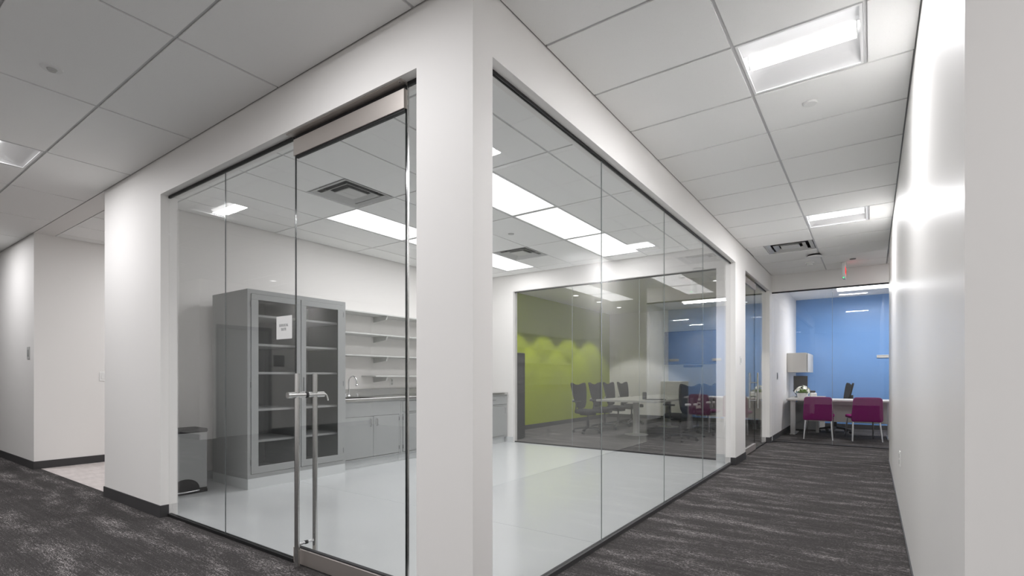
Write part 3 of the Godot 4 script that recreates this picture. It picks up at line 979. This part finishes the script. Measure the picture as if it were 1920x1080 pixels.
func base_unit(label: String, z0: float, z1: float, doors: int, drawer: bool) -> void:
	# z0 > z1, front at x = -3.92
	var t := thing("base_cabinet", label, "cabinet", Vector3(-3.92, 0, (z0 + z1) / 2), 0.0, "grey steel base cabinets")
	var h := (z0 - z1) / 2 - 0.002
	var bo := new_st()
	bx(bo, -0.80, -0.02, 0.105, 0.125, -h, h)
	bx(bo, -0.80, -0.785, 0.125, 0.865, -h, h)
	bx(bo, -0.785, -0.02, 0.125, 0.865, -h, -h + 0.018)
	bx(bo, -0.785, -0.02, 0.125, 0.865, h - 0.018, h)
	obj("body", bo, mats.cab, t)
	box_part("plinth", mats.epoxy, t, -0.80, -0.055, 0.0, 0.105, -h, h)
	var fr := new_st()
	bx(fr, -0.02, 0, 0.105, 0.125, -h, h)
	bx(fr, -0.02, 0, 0.845, 0.865, -h, h)
	bx(fr, -0.02, 0, 0.125, 0.845, -h, -h + 0.03)
	bx(fr, -0.02, 0, 0.125, 0.845, h - 0.03, h)
	bx(fr, -0.02, 0, 0.665, 0.685, -h + 0.03, h - 0.03)
	obj("face_frame", fr, mats.cab, t)
	if drawer:
		var dr := box_part("drawer_front", mats.cab, t, -0.016, 0.004, 0.69, 0.84, -h + 0.034, h - 0.034, 0.003)
		bar_handle(dr, Vector3(0.004, 0.775, 0), false, 0.1)
	else:
		box_part("false_front", mats.cab, t, -0.019, 0.0, 0.685, 0.845, -h + 0.03, h - 0.03)
	var w := (2 * h - 0.068) / doors
	for k in doors:
		var a := -h + 0.034 + w * k
		var b := a + w - 0.004
		var dn := box_part("door", mats.cab, t, -0.016, 0.004, 0.13, 0.66, a, b, 0.003)
		var hz := (b - 0.05) if (doors == 2 and k == 0) else (a + 0.05)
		bar_handle(dn, Vector3(0.004, 0.58, hz), true, 0.09)
		for hy in [0.2, 0.6]:
			var hg := new_st()
			var zz := (a - 0.001) if (doors == 2 and k == 0) else (b + 0.001)
			tube(hg, [Vector3(0.004, hy - 0.025, zz), Vector3(0.004, hy + 0.025, zz)], 0.004, 8)
			obj("hinge", hg, mats.dark, dn)

func lab_furniture() -> void:
	# tall glazed cabinet
	var t := thing("tall_cabinet", "tall grey steel storage cabinet with two glazed doors and shelves", "cabinet", Vector3(-3.84, 0, -1.565))
	var D := -0.766
	var h := 0.607
	var y0 := 0.11
	var y1 := 2.108
	box_part("plinth", mats.epoxy, t, D, 0.0, 0.0, y0, -h + 0.004, h - 0.004)
	box_part("side_panel", mats.cab, t, D, -0.02, y0, y1, h - 0.025, h, 0.003)
	box_part("side_panel", mats.cab, t, D, -0.02, y0, y1, -h, -h + 0.025, 0.003)
	box_part("back_panel", mats.cab_dark, t, D, D + 0.02, y0, y1, -h + 0.025, h - 0.025)
	box_part("top_panel", mats.cab, t, D + 0.02, -0.02, y1 - 0.03, y1, -h + 0.025, h - 0.025)
	box_part("bottom_panel", mats.cab, t, D + 0.02, -0.02, y0, y0 + 0.03, -h + 0.025, h - 0.025)
	var fr := new_st()
	bx(fr, -0.02, 0.0, y1 - 0.045, y1, -h, h)
	bx(fr, -0.02, 0.0, y0, y0 + 0.045, -h, h)
	bx(fr, -0.02, 0.0, y0 + 0.045, y1 - 0.045, h - 0.035, h)
	bx(fr, -0.02, 0.0, y0 + 0.045, y1 - 0.045, -h, -h + 0.035)
	obj("face_frame", fr, mats.cab, t)
	box_part("centre_divider", mats.cab_dark, t, D + 0.02, -0.022, y0 + 0.03, y1 - 0.03, -0.010, 0.010)
	for sy in [1.842, 1.53, 1.225, 0.826, 0.489]:
		for s in [[0.012, h - 0.027], [-h + 0.027, -0.012]]:
			box_part("shelf", mats.shelf, t, D + 0.03, -0.075, sy - 0.012, sy + 0.012, s[0], s[1], 0.002)
	for s in [1.0, -1.0]:
		var st := new_st()
		var za := 0.004
		var zb := h - 0.038
		var ga := za + 0.055 + (0.005 if s < 0 else 0.0)
		var gb := zb - 0.075
		var ya := y0 + 0.048
		var yb := y1 - 0.048
		# frame of the door
		cb(st, -0.014, 0.008, ya, ya + 0.075, s * za, s * zb, 0.002)
		cb(st, -0.014, 0.008, yb - 0.06, yb, s * za, s * zb, 0.002)
		bx(st, -0.014, 0.008, ya + 0.075, yb - 0.06, s * za, s * ga)
		bx(st, -0.014, 0.008, ya + 0.075, yb - 0.06, s * gb, s * zb)
		var dn := obj("door", st, mats.cab, t)
		box_part("pane", mats.cab_glass, dn, -0.004, 0.0, ya + 0.075, yb - 0.06, s * ga, s * gb)
		for hy in [0.28, 1.1, 1.95]:
			var hg := new_st()
			tube(hg, [Vector3(0.006, hy - 0.03, s * (zb + 0.003)), Vector3(0.006, hy + 0.03, s * (zb + 0.003))], 0.005, 8)
			obj("hinge", hg, mats.cab_dark, dn)
		var st2 := new_st()
		cb(st2, 0.008, 0.014, 1.02, 1.18, s * (za + 0.02), s * (za + 0.04), 0.002)
		obj("handle", st2, mats.cab_dark, dn)
	# base cabinets, worktop with sink
	base_unit("grey steel sink base cabinet with two doors beside the tall cabinet", -2.18, -3.155, 2, false)
	base_unit("grey steel base cabinet with drawer and door next to the sink base", -3.155, -4.0, 1, true)
	base_unit("grey steel base cabinet with drawer and door, second past the sink base", -4.0, -4.86, 1, true)
	base_unit("grey steel base cabinet with drawer and door against the conference room wall", -4.86, -5.71, 1, true)
	var w := thing("worktop", "stainless steel worktop with upstand and inset sink", "worktop", Vector3(-3.92, 0.867, -2.178))
	var st := new_st()
	# slab with a hole for the basin
	var zb0 := -0.16
	var zb1 := -0.80
	var L := -3.532
	bx(st, -0.82, 0.02, 0.0, 0.03, 0.0, zb0)
	bx(st, -0.82, 0.02, 0.0, 0.03, zb1, L)
	bx(st, -0.16, 0.02, 0.0, 0.03, zb0, zb1)
	bx(st, -0.82, -0.62, 0.0, 0.03, zb0, zb1)
	cb(st, 0.012, 0.026, -0.004, 0.036, 0.0, L, 0.004)
	obj("slab", st, mats.steel_light, w)
	st = new_st()
	bx(st, -0.62, -0.16, -0.18, -0.17, zb0, zb1)
	bx(st, -0.63, -0.62, -0.18, 0.02, zb0, zb1)
	bx(st, -0.16, -0.15, -0.18, 0.02, zb0, zb1)
	bx(st, -0.62, -0.16, -0.18, 0.02, zb0 + 0.01, zb0)
	bx(st, -0.62, -0.16, -0.18, 0.02, zb1, zb1 - 0.01)
	obj("sink_basin", st, mats.steel, w)
	st = new_st()
	cb(st, -0.818, -0.80, 0.03, 0.135, 0.0, L, 0.003)
	cb(st, -0.80, -0.02, 0.03, 0.125, 0.0, -0.012, 0.003)
	obj("upstand", st, mats.steel_light, w)
	# tap
	var f := thing("sink_tap", "chrome gooseneck tap with two handles on the steel worktop", "tap", Vector3(-4.58, 0.897, -2.78))
	st = new_st()
	lathe(st, Vector3.ZERO, [[0.026, 0.0], [0.026, 0.012], [0.016, 0.03], [0.014, 0.05], [0.0, 0.05]], 16)
	obj("base", st, mats.chrome, f)
	st = new_st()
	var pts := [Vector3(0, 0.04, 0), Vector3(0, 0.22, 0)]
	for k in 9:
		var a := PI - PI * k / 8 * 1.05
		pts.append(Vector3(0.075 + 0.075 * cos(a), 0.22 + 0.075 * sin(a), -0.02 * k / 8.0))
	pts.append(Vector3(0.15, 0.175, -0.02))
	tube(st, pts, 0.010, 10)
	obj("spout", st, mats.chrome, f)
	st = new_st()
	lathe(st, Vector3(0.15, 0.155, -0.02), [[0.0, 0.0], [0.017, 0.0], [0.017, 0.02], [0.010, 0.03]], 12)
	obj("nozzle", st, mats.chrome, f)
	for s in [0.07, -0.13]:
		st = new_st()
		lathe(st, Vector3(0.02, 0, s), [[0.02, 0.0], [0.018, 0.03], [0.012, 0.05], [0.0, 0.055]], 12)
		tube(st, [Vector3(0.02, 0.045, s), Vector3(0.06, 0.055, s)], 0.006, 8)
		obj("tap_handle", st, mats.chrome, f)
	# wall shelves
	var ys := [2.105, 1.80, 1.488, 1.192]
	var nm := ["top", "second", "third", "lowest"]
	for k in 4:
		var zs := -2.19 if k < 3 else -3.13
		var sh := thing("wall_shelf", "%s grey wall shelf on brackets above the worktop" % nm[k], "shelf", Vector3(-4.75, ys[k], 0), 0.0, "wall shelves above the worktop")
		box_part("board", mats.wall_shelf, sh, 0.0, 0.33, -0.009, 0.009, -5.72, zs, 0.002)
		for zz in [-3.37, -4.5, -5.5]:
			var br := new_st()
			prism(br, PackedVector2Array([Vector2(0, 0), Vector2(0.31, 0), Vector2(0.28, -0.055), Vector2(0.0, -0.085)]), -0.012, 0.012, Transform3D(Basis.IDENTITY, Vector3(0, -0.009, zz)))
			obj("bracket", br, mats.wall_shelf, sh)
	# step can
	var can := thing("step_can", "slim steel step bin with dark lid and arched pedal recess", "waste bin", Vector3(-4.13, 0, -0.485))
	st = new_st()
	var hw := 0.205
	# front plate with an arch cut out of its foot
	var poly := PackedVector2Array([Vector2(-hw, 0.05), Vector2(-0.135, 0.05)])
	for k in range(1, 12):
		var a := PI - PI * k / 12
		poly.append(Vector2(0.135 * cos(a), 0.05 + 0.105 * sin(a)))
	poly.append(Vector2(0.135, 0.05)); poly.append(Vector2(hw, 0.05)); poly.append(Vector2(hw, 0.615)); poly.append(Vector2(-hw, 0.615))
	prism(st, poly, -0.008, 0.0, Transform3D(Basis(Vector3(0, 0, -1), Vector3.UP, Vector3(1, 0, 0)), Vector3.ZERO))
	obj("front_plate", st, mats.can, can)
	box_part("body", mats.can, can, -0.27, -0.06, 0.02, 0.615, -hw, hw, 0.01)
	box_part("front_liner", mats.black, can, -0.06, -0.009, 0.005, 0.62, -hw - 0.006, hw + 0.006, 0.004)
	box_part("lid", mats.dark, can, -0.285, 0.006, 0.617, 0.655, -hw - 0.008, hw + 0.008, 0.008)
	st = new_st()
	var arc := []
	for k in 9:
		var a := lerpf(-0.12, 0.12, k / 8.0)
		arc.append(Vector3(0.02 + 0.02 * cos(a * 12), 0.032, a))
	tube(st, arc, 0.007, 8)
	obj("pedal", st, mats.chrome, can)
	var foot := new_st()
	cb(foot, -0.28, 0.002, 0.0, 0.03, -hw - 0.006, hw + 0.006, 0.004)
	obj("foot", foot, mats.black, can)

# ------------------------------------------------------------------ conference room
func task_chair(label: String, group: String) -> Node3D:
	# faces +z, base at the floor
	var t := thing("task_chair", label, "chair", Vector3.ZERO, 0.0, group)
	var st := new_st()
	var half := [Vector2(0.0, 1.032), Vector2(0.08, 1.04), Vector2(0.16, 1.068), Vector2(0.215, 1.075), Vector2(0.238, 1.05), Vector2(0.236, 0.96), Vector2(0.215, 0.82), Vector2(0.185, 0.70), Vector2(0.15, 0.60), Vector2(0.10, 0.53), Vector2(0.0, 0.51)]
	var poly := PackedVector2Array()
	for p in half: poly.append(p)
	for i in range(half.size() - 2, 0, -1): poly.append(Vector2(-half[i].x, half[i].y))
	var tilt := Transform3D(Basis(Vector3.RIGHT, -0.22), Vector3(0, 0, -0.07))
	prism(st, poly, -0.018, 0.018, tilt, 0.6)
	obj("backrest", st, mats.mesh_black, t)
	st = new_st()
	cb(st, -0.14, 0.14, 0.66, 0.70, -0.31, -0.27, 0.01)
	obj("lumbar_bar", st, mats.metal_paint, t)
	st = new_st()
	tube(st, [Vector3(0, 0.80, -0.30), Vector3(0, 0.62, -0.30), Vector3(0, 0.46, -0.22), Vector3(0, 0.40, -0.05)], 0.028, 10)
	obj("spine", st, mats.dark, t)
	st = new_st()
	pad(st, 0.46, 0.48, 0.46, 0.075, 0.1, 0.09, Transform3D(Basis(Vector3.RIGHT, Vector3(0, 0, 1), Vector3(0, -1, 0)), Vector3(0, 0.465, -0.22)))
	obj("seat", st, mats.mesh_black, t)
	for s in [-1.0, 1.0]:
		st = new_st()
		tube(st, [Vector3(s * 0.12, 0.41, -0.05), Vector3(s * 0.29, 0.43, -0.06), Vector3(s * 0.30, 0.52, -0.08), Vector3(s * 0.295, 0.655, -0.06)], 0.018, 10)
		var arm := obj("armrest", st, mats.dark, t)
		st = new_st()
		cb(st, s * 0.295 - 0.04, s * 0.295 + 0.04, 0.655, 0.685, -0.17, 0.09, 0.012)
		obj("arm_pad", st, mats.mesh_black, arm)
	st = new_st()
	cb(st, -0.12, 0.12, 0.37, 0.42, -0.13, 0.13, 0.01)
	lathe(st, Vector3.ZERO, [[0.028, 0.1], [0.028, 0.25], [0.018, 0.25], [0.018, 0.38]], 14)
	obj("gas_column", st, mats.dark, t)
	for k in 5:
		var a := TAU * k / 5 + 0.3
		var dr := Vector3(cos(a), 0, sin(a))
		st = new_st()
		tube(st, [Vector3(0, 0.115, 0), dr * 0.15 + Vector3(0, 0.10, 0), dr * 0.30 + Vector3(0, 0.075, 0)], 0.028, 8, 0.018)
		var leg := obj("base_leg", st, mats.dark, t)
		st = new_st()
		var sd := Vector3(-dr.z, 0, dr.x)
		tube(st, [dr * 0.30 + Vector3(0, 0.029, 0) - sd * 0.022, dr * 0.30 + Vector3(0, 0.029, 0) + sd * 0.022], 0.029, 12)
		obj("caster", st, mats.black, leg)
	return t

func conference_room() -> void:
	var ch := task_chair("black mesh task chair at the green wall side, nearest the lab glass", "task chairs round the conference table")
	ch.position = Vector3(-3.42, 0, -7.95)
	ch.rotation.y = PI / 2 - 0.2
	var grp := "task chairs round the conference table"
	dup(ch, "black mesh task chair at the green wall side, second from the lab glass", Vector3(-3.46, 0, -8.86), PI / 2 - 0.15, grp)
	dup(ch, "black mesh task chair at the green wall side, third from the lab glass", Vector3(-3.46, 0, -9.62), PI / 2 - 0.1, grp)
	dup(ch, "black mesh task chair at the green wall side, fourth from the lab glass", Vector3(-3.46, 0, -10.45), PI / 2 - 0.12, grp)
	dup(ch, "black mesh task chair at the table's door side, nearest the lab glass", Vector3(-1.42, 0, -7.75), -PI / 2 - 0.55, grp)
	dup(ch, "black mesh task chair at the table's door side, second from the lab glass", Vector3(-1.38, 0, -8.75), -PI / 2 - 0.3, grp)
	dup(ch, "black mesh task chair at the table's door side, third from the lab glass", Vector3(-1.36, 0, -9.5), -PI / 2 - 0.2, grp)
	dup(ch, "black mesh task chair at the table's door side, fourth from the lab glass", Vector3(-1.36, 0, -10.3), -PI / 2 - 0.25, grp)
	var t := thing("conference_table", "long pale conference table with round grey column legs", "table", Vector3(-2.35, 0, -9.2))
	var st := new_st()
	var poly := PackedVector2Array()
	for c in [[0.52, 1.72, 0.0], [-0.52, 1.72, 0.5], [-0.52, -1.72, 1.0], [0.52, -1.72, 1.5]]:
		for k in 5:
			var a: float = PI * c[2] + PI / 2 * k / 4
			poly.append(Vector2(c[0] + 0.12 * cos(a), c[1] + 0.12 * sin(a)))
	prism(st, poly, 0.70, 0.735, Transform3D(Basis(Vector3.RIGHT, Vector3(0, 0, 1), Vector3.UP), Vector3.ZERO))
	obj("table_top", st, mats.table, t)
	for z in [-1.0, 1.0]:
		st = new_st()
		lathe(st, Vector3(-0.1, 0, z), [[0.24, 0.0], [0.24, 0.01], [0.08, 0.016], [0.066, 0.03], [0.066, 0.70]], 28)
		obj("column_leg", st, mats.metal_paint, t)
	var ph := thing("desk_speaker", "small dark upright speaker standing on the conference table", "speaker", Vector3(-2.2, 0.735, -8.0))
	st = new_st()
	lathe(st, Vector3.ZERO, [[0.0, 0.0], [0.04, 0.0], [0.042, 0.02], [0.042, 0.13], [0.034, 0.145], [0.0, 0.147]], 18)
	obj("body", st, mats.dark, ph)
	st = new_st()
	lathe(st, Vector3.ZERO, [[0.0431, 0.05], [0.0431, 0.055]], 18)
	obj("band", st, mats.metal_paint, ph)
	var kb := thing("keyboard", "flat dark keyboard lying on the conference table", "keyboard", Vector3(-1.95, 0.735, -7.9), 0.4)
	box_part("tray", mats.dark, kb, -0.2, 0.2, 0.0, 0.012, -0.07, 0.07, 0.003)
	for r in 4:
		box_part("key_row", mats.black, kb, -0.18, 0.18, 0.012, 0.018, -0.058 + r * 0.03, -0.034 + r * 0.03)
	var tv := thing("wall_screen", "wide black wall screen on the far conference room wall", "screen", Vector3(-2.45, 1.97, -12.2))
	box_part("casing", mats.black, tv, -0.75, 0.75, -0.45, 0.45, 0.0, 0.05, 0.006)
	box_part("display", mats.screen, tv, -0.735, 0.735, -0.435, 0.435, 0.05, 0.052)
	var sb := thing("sound_bar", "small black sound bar under the wall screen", "speaker", Vector3(-2.42, 1.47, -12.2))
	box_part("body", mats.black, sb, -0.25, 0.25, -0.03, 0.03, 0.0, 0.07, 0.006)
	box_part("grille", mats.dark, sb, -0.235, 0.235, -0.022, 0.022, 0.07, 0.072)
	var cb2 := thing("storage_cabinet", "dark grey storage cabinet behind the glass in the green room", "cabinet", Vector3(-4.84, 0, -6.15))
	box_part("body", mats.dark, cb2, 0.0, 0.87, 0.02, 1.64, -0.22, 0.2, 0.004)
	box_part("plinth", mats.black, cb2, 0.02, 0.85, 0.0, 0.02, -0.2, 0.18)
	for k in 2:
		var dn := box_part("door", mats.dark, cb2, 0.01 + 0.43 * k, 0.43 + 0.43 * k, 0.03, 1.63, -0.238, -0.222, 0.003)
		st = new_st()
		tube(st, [Vector3(0.40 + 0.06 * k, 0.8, -0.25), Vector3(0.40 + 0.06 * k, 0.95, -0.25)], 0.006, 8)
		obj("handle", st, mats.metal_paint, dn)

# ------------------------------------------------------------------ office
func guest_chair(label: String, at: Vector3, turn: float) -> void:
	# faces -z (away from the corridor); backrest at +z
	var t := thing("guest_chair", label, "chair", at, turn, "magenta guest chairs")
	var st := new_st()
	pad(st, 0.50, 0.45, 0.45, 0.05, 0.12, 0.045, Transform3D(Basis(Vector3.RIGHT, 0.12), Vector3(0, 0.36, 0.21)))
	obj("backrest", st, mats.purple, t)
	st = new_st()
	pad(st, 0.47, 0.49, 0.47, 0.06, 0.0, 0.06, Transform3D(Basis(Vector3.RIGHT, Vector3(0, 0, -1), Vector3.UP), Vector3(0, 0.44, 0.22)))
	obj("seat", st, mats.purple, t)
	for sx in [-1.0, 1.0]:
		for sz in [-1.0, 1.0]:
			st = new_st()
			tube(st, [Vector3(sx * 0.205, 0.43, sz * 0.19), Vector3(sx * 0.232, 0.0, sz * 0.265)], 0.0135, 10)
			obj("leg", st, mats.chrome, t)
	st = new_st()
	for sx in [-1.0, 1.0]:
		tube(st, [Vector3(sx * 0.205, 0.41, -0.19), Vector3(sx * 0.205, 0.41, 0.19)], 0.011, 8)
	tube(st, [Vector3(-0.205, 0.41, 0.0), Vector3(0.205, 0.41, 0.0)], 0.011, 8)
	obj("under_frame", st, mats.chrome, t)

func office() -> void:
	guest_chair("magenta guest chair with chrome legs beside the desk leg under the potted flowers", Vector3(0.665, 0, -9.62), 0.0)
	guest_chair("magenta guest chair with chrome legs turned a little, before the black task chair", Vector3(1.36, 0, -9.77), 0.26)
	# desk
	var d := thing("desk", "pale grey desk with panel front and column legs", "desk", Vector3(0, 0, -10))
	var st := new_st()
	cb(st, 0.06, 1.88, 0.70, 0.735, -0.72, 0.03, 0.006)
	obj("desk_top", st, mats.laminate, d)
	for x in [0.17, 1.78]:
		st = new_st()
		cb(st, x - 0.045, x + 0.045, 0.03, 0.70, -0.12, -0.05, 0.006)
		var leg := obj("leg", st, mats.metal_paint, d)
		st = new_st()
		cb(st, x - 0.05, x + 0.05, 0.0, 0.03, -0.65, 0.0, 0.008)
		obj("foot", st, mats.metal_paint, leg)
	box_part("modesty_panel", mats.laminate, d, 0.36, 1.74, 0.27, 0.69, -0.42, -0.40, 0.003)
	var rt := thing("side_desk", "pale grey side desk along the white office wall", "desk", Vector3(0.02, 0, -11.4))
	box_part("desk_top", mats.laminate, rt, 0.0, 0.6, 0.70, 0.735, -0.75, 0.66, 0.006)
	box_part("side_panel", mats.laminate, rt, 0.02, 0.58, 0.0, 0.70, -0.74, -0.715, 0.003)
	box_part("leg", mats.metal_paint, rt, 0.5, 0.56, 0.0, 0.70, 0.58, 0.63, 0.004)
	var pe := thing("drawer_pedestal", "grey drawer pedestal under the side desk", "drawers", Vector3(0.1, 0, -11.35))
	box_part("body", mats.cab, pe, 0.0, 0.42, 0.02, 0.62, -0.24, 0.24, 0.004)
	for k in 3:
		var dr := box_part("drawer", mats.cab, pe, 0.42, 0.437, 0.03 + 0.195 * k, 0.215 + 0.195 * k, -0.235, 0.235, 0.003)
		box_part("handle", mats.steel_light, dr, 0.437, 0.447, 0.16 + 0.195 * k, 0.175 + 0.195 * k, -0.06, 0.06)
	# overhead cabinet
	var o := thing("overhead_cabinet", "pale grey overhead cabinet with sliding door on the office wall", "cabinet", Vector3(0.004, 1.283, -10.55))
	st = new_st()
	cb(st, 0.0, 0.365, 0.0, 0.41, -0.02, 0.0, 0.003)
	bx(st, 0.0, 0.35, 0.39, 0.41, -1.43, -0.02)
	bx(st, 0.0, 0.35, 0.0, 0.02, -1.43, -0.02)
	bx(st, 0.0, 0.36, 0.0, 0.41, -1.45, -1.43)
	bx(st, 0.0, 0.015, 0.02, 0.39, -1.43, -0.02)
	obj("body", st, mats.laminate, o)
	box_part("sliding_door", mats.laminate, o, 0.352, 0.372, 0.0, 0.41, -1.43, -0.24, 0.003)
	box_part("inner_door", mats.cab_dark, o, 0.33, 0.345, 0.02, 0.39, -0.9, -0.3)
	box_part("divider", mats.cab_dark, o, 0.02, 0.32, 0.02, 0.39, -0.30, -0.28)
	# monitor
	var m := thing("monitor", "black computer monitor under the overhead cabinet", "monitor", Vector3(0.22, 0.735, -10.95), 0.35)
	box_part("screen_panel", mats.black, m, -0.135, 0.135, 0.13, 0.47, -0.02, 0.02, 0.006)
	box_part("display", mats.screen, m, -0.125, 0.125, 0.145, 0.46, -0.022, -0.0195)
	box_part("neck", mats.dark, m, -0.03, 0.03, 0.01, 0.2, 0.0, 0.03)
	box_part("foot", mats.dark, m, -0.1, 0.1, 0.0, 0.012, -0.08, 0.08, 0.004)
	# phone / white device
	var pb := thing("desk_phone", "small white desk phone with dark handset beside the potted flowers", "phone", Vector3(0.50, 0.735, -10.42), 0.3)
	box_part("body", mats.white, pb, -0.06, 0.06, 0.02, 0.12, -0.05, 0.05, 0.012)
	box_part("foot", mats.dark, pb, -0.055, 0.055, 0.0, 0.02, -0.05, 0.06, 0.004)
	box_part("handset", mats.dark, pb, -0.07, 0.04, 0.12, 0.165, -0.04, 0.04, 0.015)
	var cd := new_st()
	var cp := []
	for k in 14:
		var u := k / 13.0
		cp.append(Vector3(-0.16 - 0.03 * sin(u * 5.0), 0.16 - 0.15 * u, 0.05 + 0.3 * sin(u * 3.0)))
	tube(cd, cp, 0.005, 6)
	obj("power_cord", cd, mats.black, m)
	# potted white flowers
	var pl := thing("potted_flowers", "white pot of white flowers and green leaves on the desk", "plant", Vector3(0.33, 0.735, -10.2))
	st = new_st()
	lathe(st, Vector3.ZERO, [[0.0, 0.0], [0.078, 0.0], [0.085, 0.006], [0.110, 0.108], [0.116, 0.112], [0.116, 0.118], [0.104, 0.118], [0.09, 0.1]], 28)
	obj("pot", st, mats.white, pl)
	st = new_st()
	lathe(st, Vector3.ZERO, [[0.0, 0.1], [0.1, 0.1]], 20)
	obj("soil", st, mats.dark, pl)
	var rng := RandomNumberGenerator.new()
	rng.seed = 8
	var leaf_at := func(stt: SurfaceTool, base: Vector3, dir: Vector3, l: float, w: float) -> void:
		var side := dir.cross(Vector3.UP).normalized()
		var nn := side.cross(dir).normalized()
		var prev := base
		var pw := 0.002
		for k in range(1, 5):
			var u := k / 4.0
			var cen := base + dir * l * u + Vector3(0, -0.35 * l * u * u, 0)
			var cw: float = w * sin(PI * (0.12 + 0.86 * u)) if k < 4 else 0.001
			quad(stt, prev - side * pw, prev + side * pw, cen + side * cw, cen - side * cw, nn)
			prev = cen
			pw = cw
	for k in 52:
		var a := rng.randf() * TAU
		var e := rng.randf_range(0.3, 1.35)
		var dr := Vector3(cos(a) * cos(e), sin(e), sin(a) * cos(e))
		st = new_st()
		leaf_at.call(st, Vector3(cos(a) * 0.03, 0.1, sin(a) * 0.03), dr, rng.randf_range(0.12, 0.2), rng.randf_range(0.02, 0.032))
		obj("leaf", st, mats.leaf, pl)
	for k in 11:
		var a := k * 2.4 + rng.randf() * 0.3
		var up := 1.0 - (k + 0.5) / 11.0 * 0.95
		var n := Vector3(cos(a) * sqrt(1.0 - up * up), up, sin(a) * sqrt(1.0 - up * up))
		var cpos := Vector3(0, 0.13, 0) + n * Vector3(0.135, 0.125, 0.135) * rng.randf_range(0.92, 1.08)
		var u := n.cross(Vector3(0.3, 0.1, 0.9)).normalized()
		var w := n.cross(u)
		st = new_st()
		for q in 6:
			var b := TAU * q / 6.0 + a
			var dd := (u * cos(b) + w * sin(b) + n * 0.25).normalized()
			var sd := n.cross(dd).normalized()
			var l := rng.randf_range(0.045, 0.065)
			var m0 := cpos + dd * l * 0.5
			var tip := cpos + dd * l - n * 0.012
			var nn := (n - dd * 0.2).normalized()
			tri(st, cpos, m0 + sd * 0.016, m0 - sd * 0.016, nn, nn, nn)
			tri(st, tip, m0 + sd * 0.016, m0 - sd * 0.016, nn, nn, nn)
		obj("flower", st, mats.petal, pl)
	# task chair behind the desk
	var ch := task_chair("black task chair behind the desk in the blue office", "")
	ch.position = Vector3(0.86, 0, -11.0)
	ch.rotation.y = -PI / 2 + 0.25
	# things on the walls and at the side
	for r in [[1.585, 1.80, "short pale rail on the blue wall above the desk end"], [2.68, 2.94, "short pale rail on the blue wall above the black file cabinet"]]:
		var br := thing("wall_rail", r[2], "rail", Vector3(r[0], 1.637, -12.2), 0.0, "rails on the blue wall")
		box_part("rail_body", mats.laminate, br, 0.0, r[1] - r[0], -0.03, 0.03, 0.0, 0.025, 0.004)
		box_part("rail_lip", mats.white, br, 0.0, r[1] - r[0], 0.024, 0.034, 0.025, 0.035)
	var lf := thing("file_cabinet", "black lateral file cabinet at the blue wall's end", "cabinet", Vector3(2.69, 0, -11.85))
	box_part("body", mats.black, lf, -0.27, 0.27, 0.0, 1.05, -0.33, 0.3, 0.006)
	box_part("top", mats.white, lf, -0.275, 0.275, 1.05, 1.07, -0.335, 0.305, 0.004)  # white stands in for light caught on the top of the black cabinet
	for k in 3:
		var dr := box_part("drawer", mats.black, lf, -0.26, 0.26, 0.02 + 0.345 * k, 0.345 + 0.345 * k, 0.3, 0.316, 0.003)
		box_part("handle", mats.steel_light, dr, -0.08, 0.08, 0.27 + 0.345 * k, 0.285 + 0.345 * k, 0.316, 0.328)

# ------------------------------------------------------------------ small wall things
func plate(label: String, category: String, called: String, at: Vector3, turn: float, w: float, h: float, m: Material, inner: String, im: Material, holes := 1) -> void:
	var t := thing(called, label, category, at, turn)
	box_part("cover_plate", m, t, -w / 2, w / 2, -h / 2, h / 2, 0.0, 0.007, 0.002)
	for k in holes:
		var y := 0.0 if holes == 1 else (k - 0.5) * h * 0.42
		var hh := h * (0.28 if holes == 1 else 0.16)
		box_part(inner, im, t, -w * 0.24, w * 0.24, y - hh, y + hh, 0.007, 0.011, 0.002)

func wall_plates() -> void:
	plate("grey card reader on the hall wall beside the wide opening", "card reader", "card_reader", Vector3(-7.50, 1.495, 0.0), 0.0, 0.12, 0.16, mats.metal_paint, "sensor_face", mats.cab, 1)
	plate("white light switch inside the wide opening", "light switch", "light_switch", Vector3(-7.26, 1.19, -0.715), PI / 2, 0.08, 0.125, mats.white, "rocker", mats.white, 1)
	plate("white power outlet low on the glossy corridor wall", "outlet", "power_outlet", Vector3(1.69, 0.487, -3.66), -PI / 2, 0.08, 0.125, mats.white, "socket", mats.metal_paint, 2)
	plate("small white switch on the pier between lab window and conference door", "light switch", "light_switch", Vector3(0.0, 1.41, -5.81), PI / 2, 0.07, 0.115, mats.white, "rocker", mats.metal_paint, 1)
	plate("dark light switch on the white office wall", "light switch", "light_switch", Vector3(0.0, 1.2, -9.2), PI / 2, 0.08, 0.13, mats.cab_dark, "rocker", mats.dark, 1)
	plate("white power outlet on the lab wall below the lowest shelf", "outlet", "power_outlet", Vector3(-4.75, 1.1, -3.72), PI / 2, 0.075, 0.12, mats.white, "socket", mats.metal_paint, 2)
	var p := thing("framed_notice", "small dark framed notice on the hall wall mirrored in the glass", "sign", Vector3(-8.8, 1.52, 4.06), PI / 2)
	box_part("frame", mats.black, p, -0.12, 0.12, -0.12, 0.12, 0.0, 0.015, 0.003)
	box_part("sheet", mats.dark, p, -0.1, 0.1, -0.1, 0.1, 0.015, 0.017)
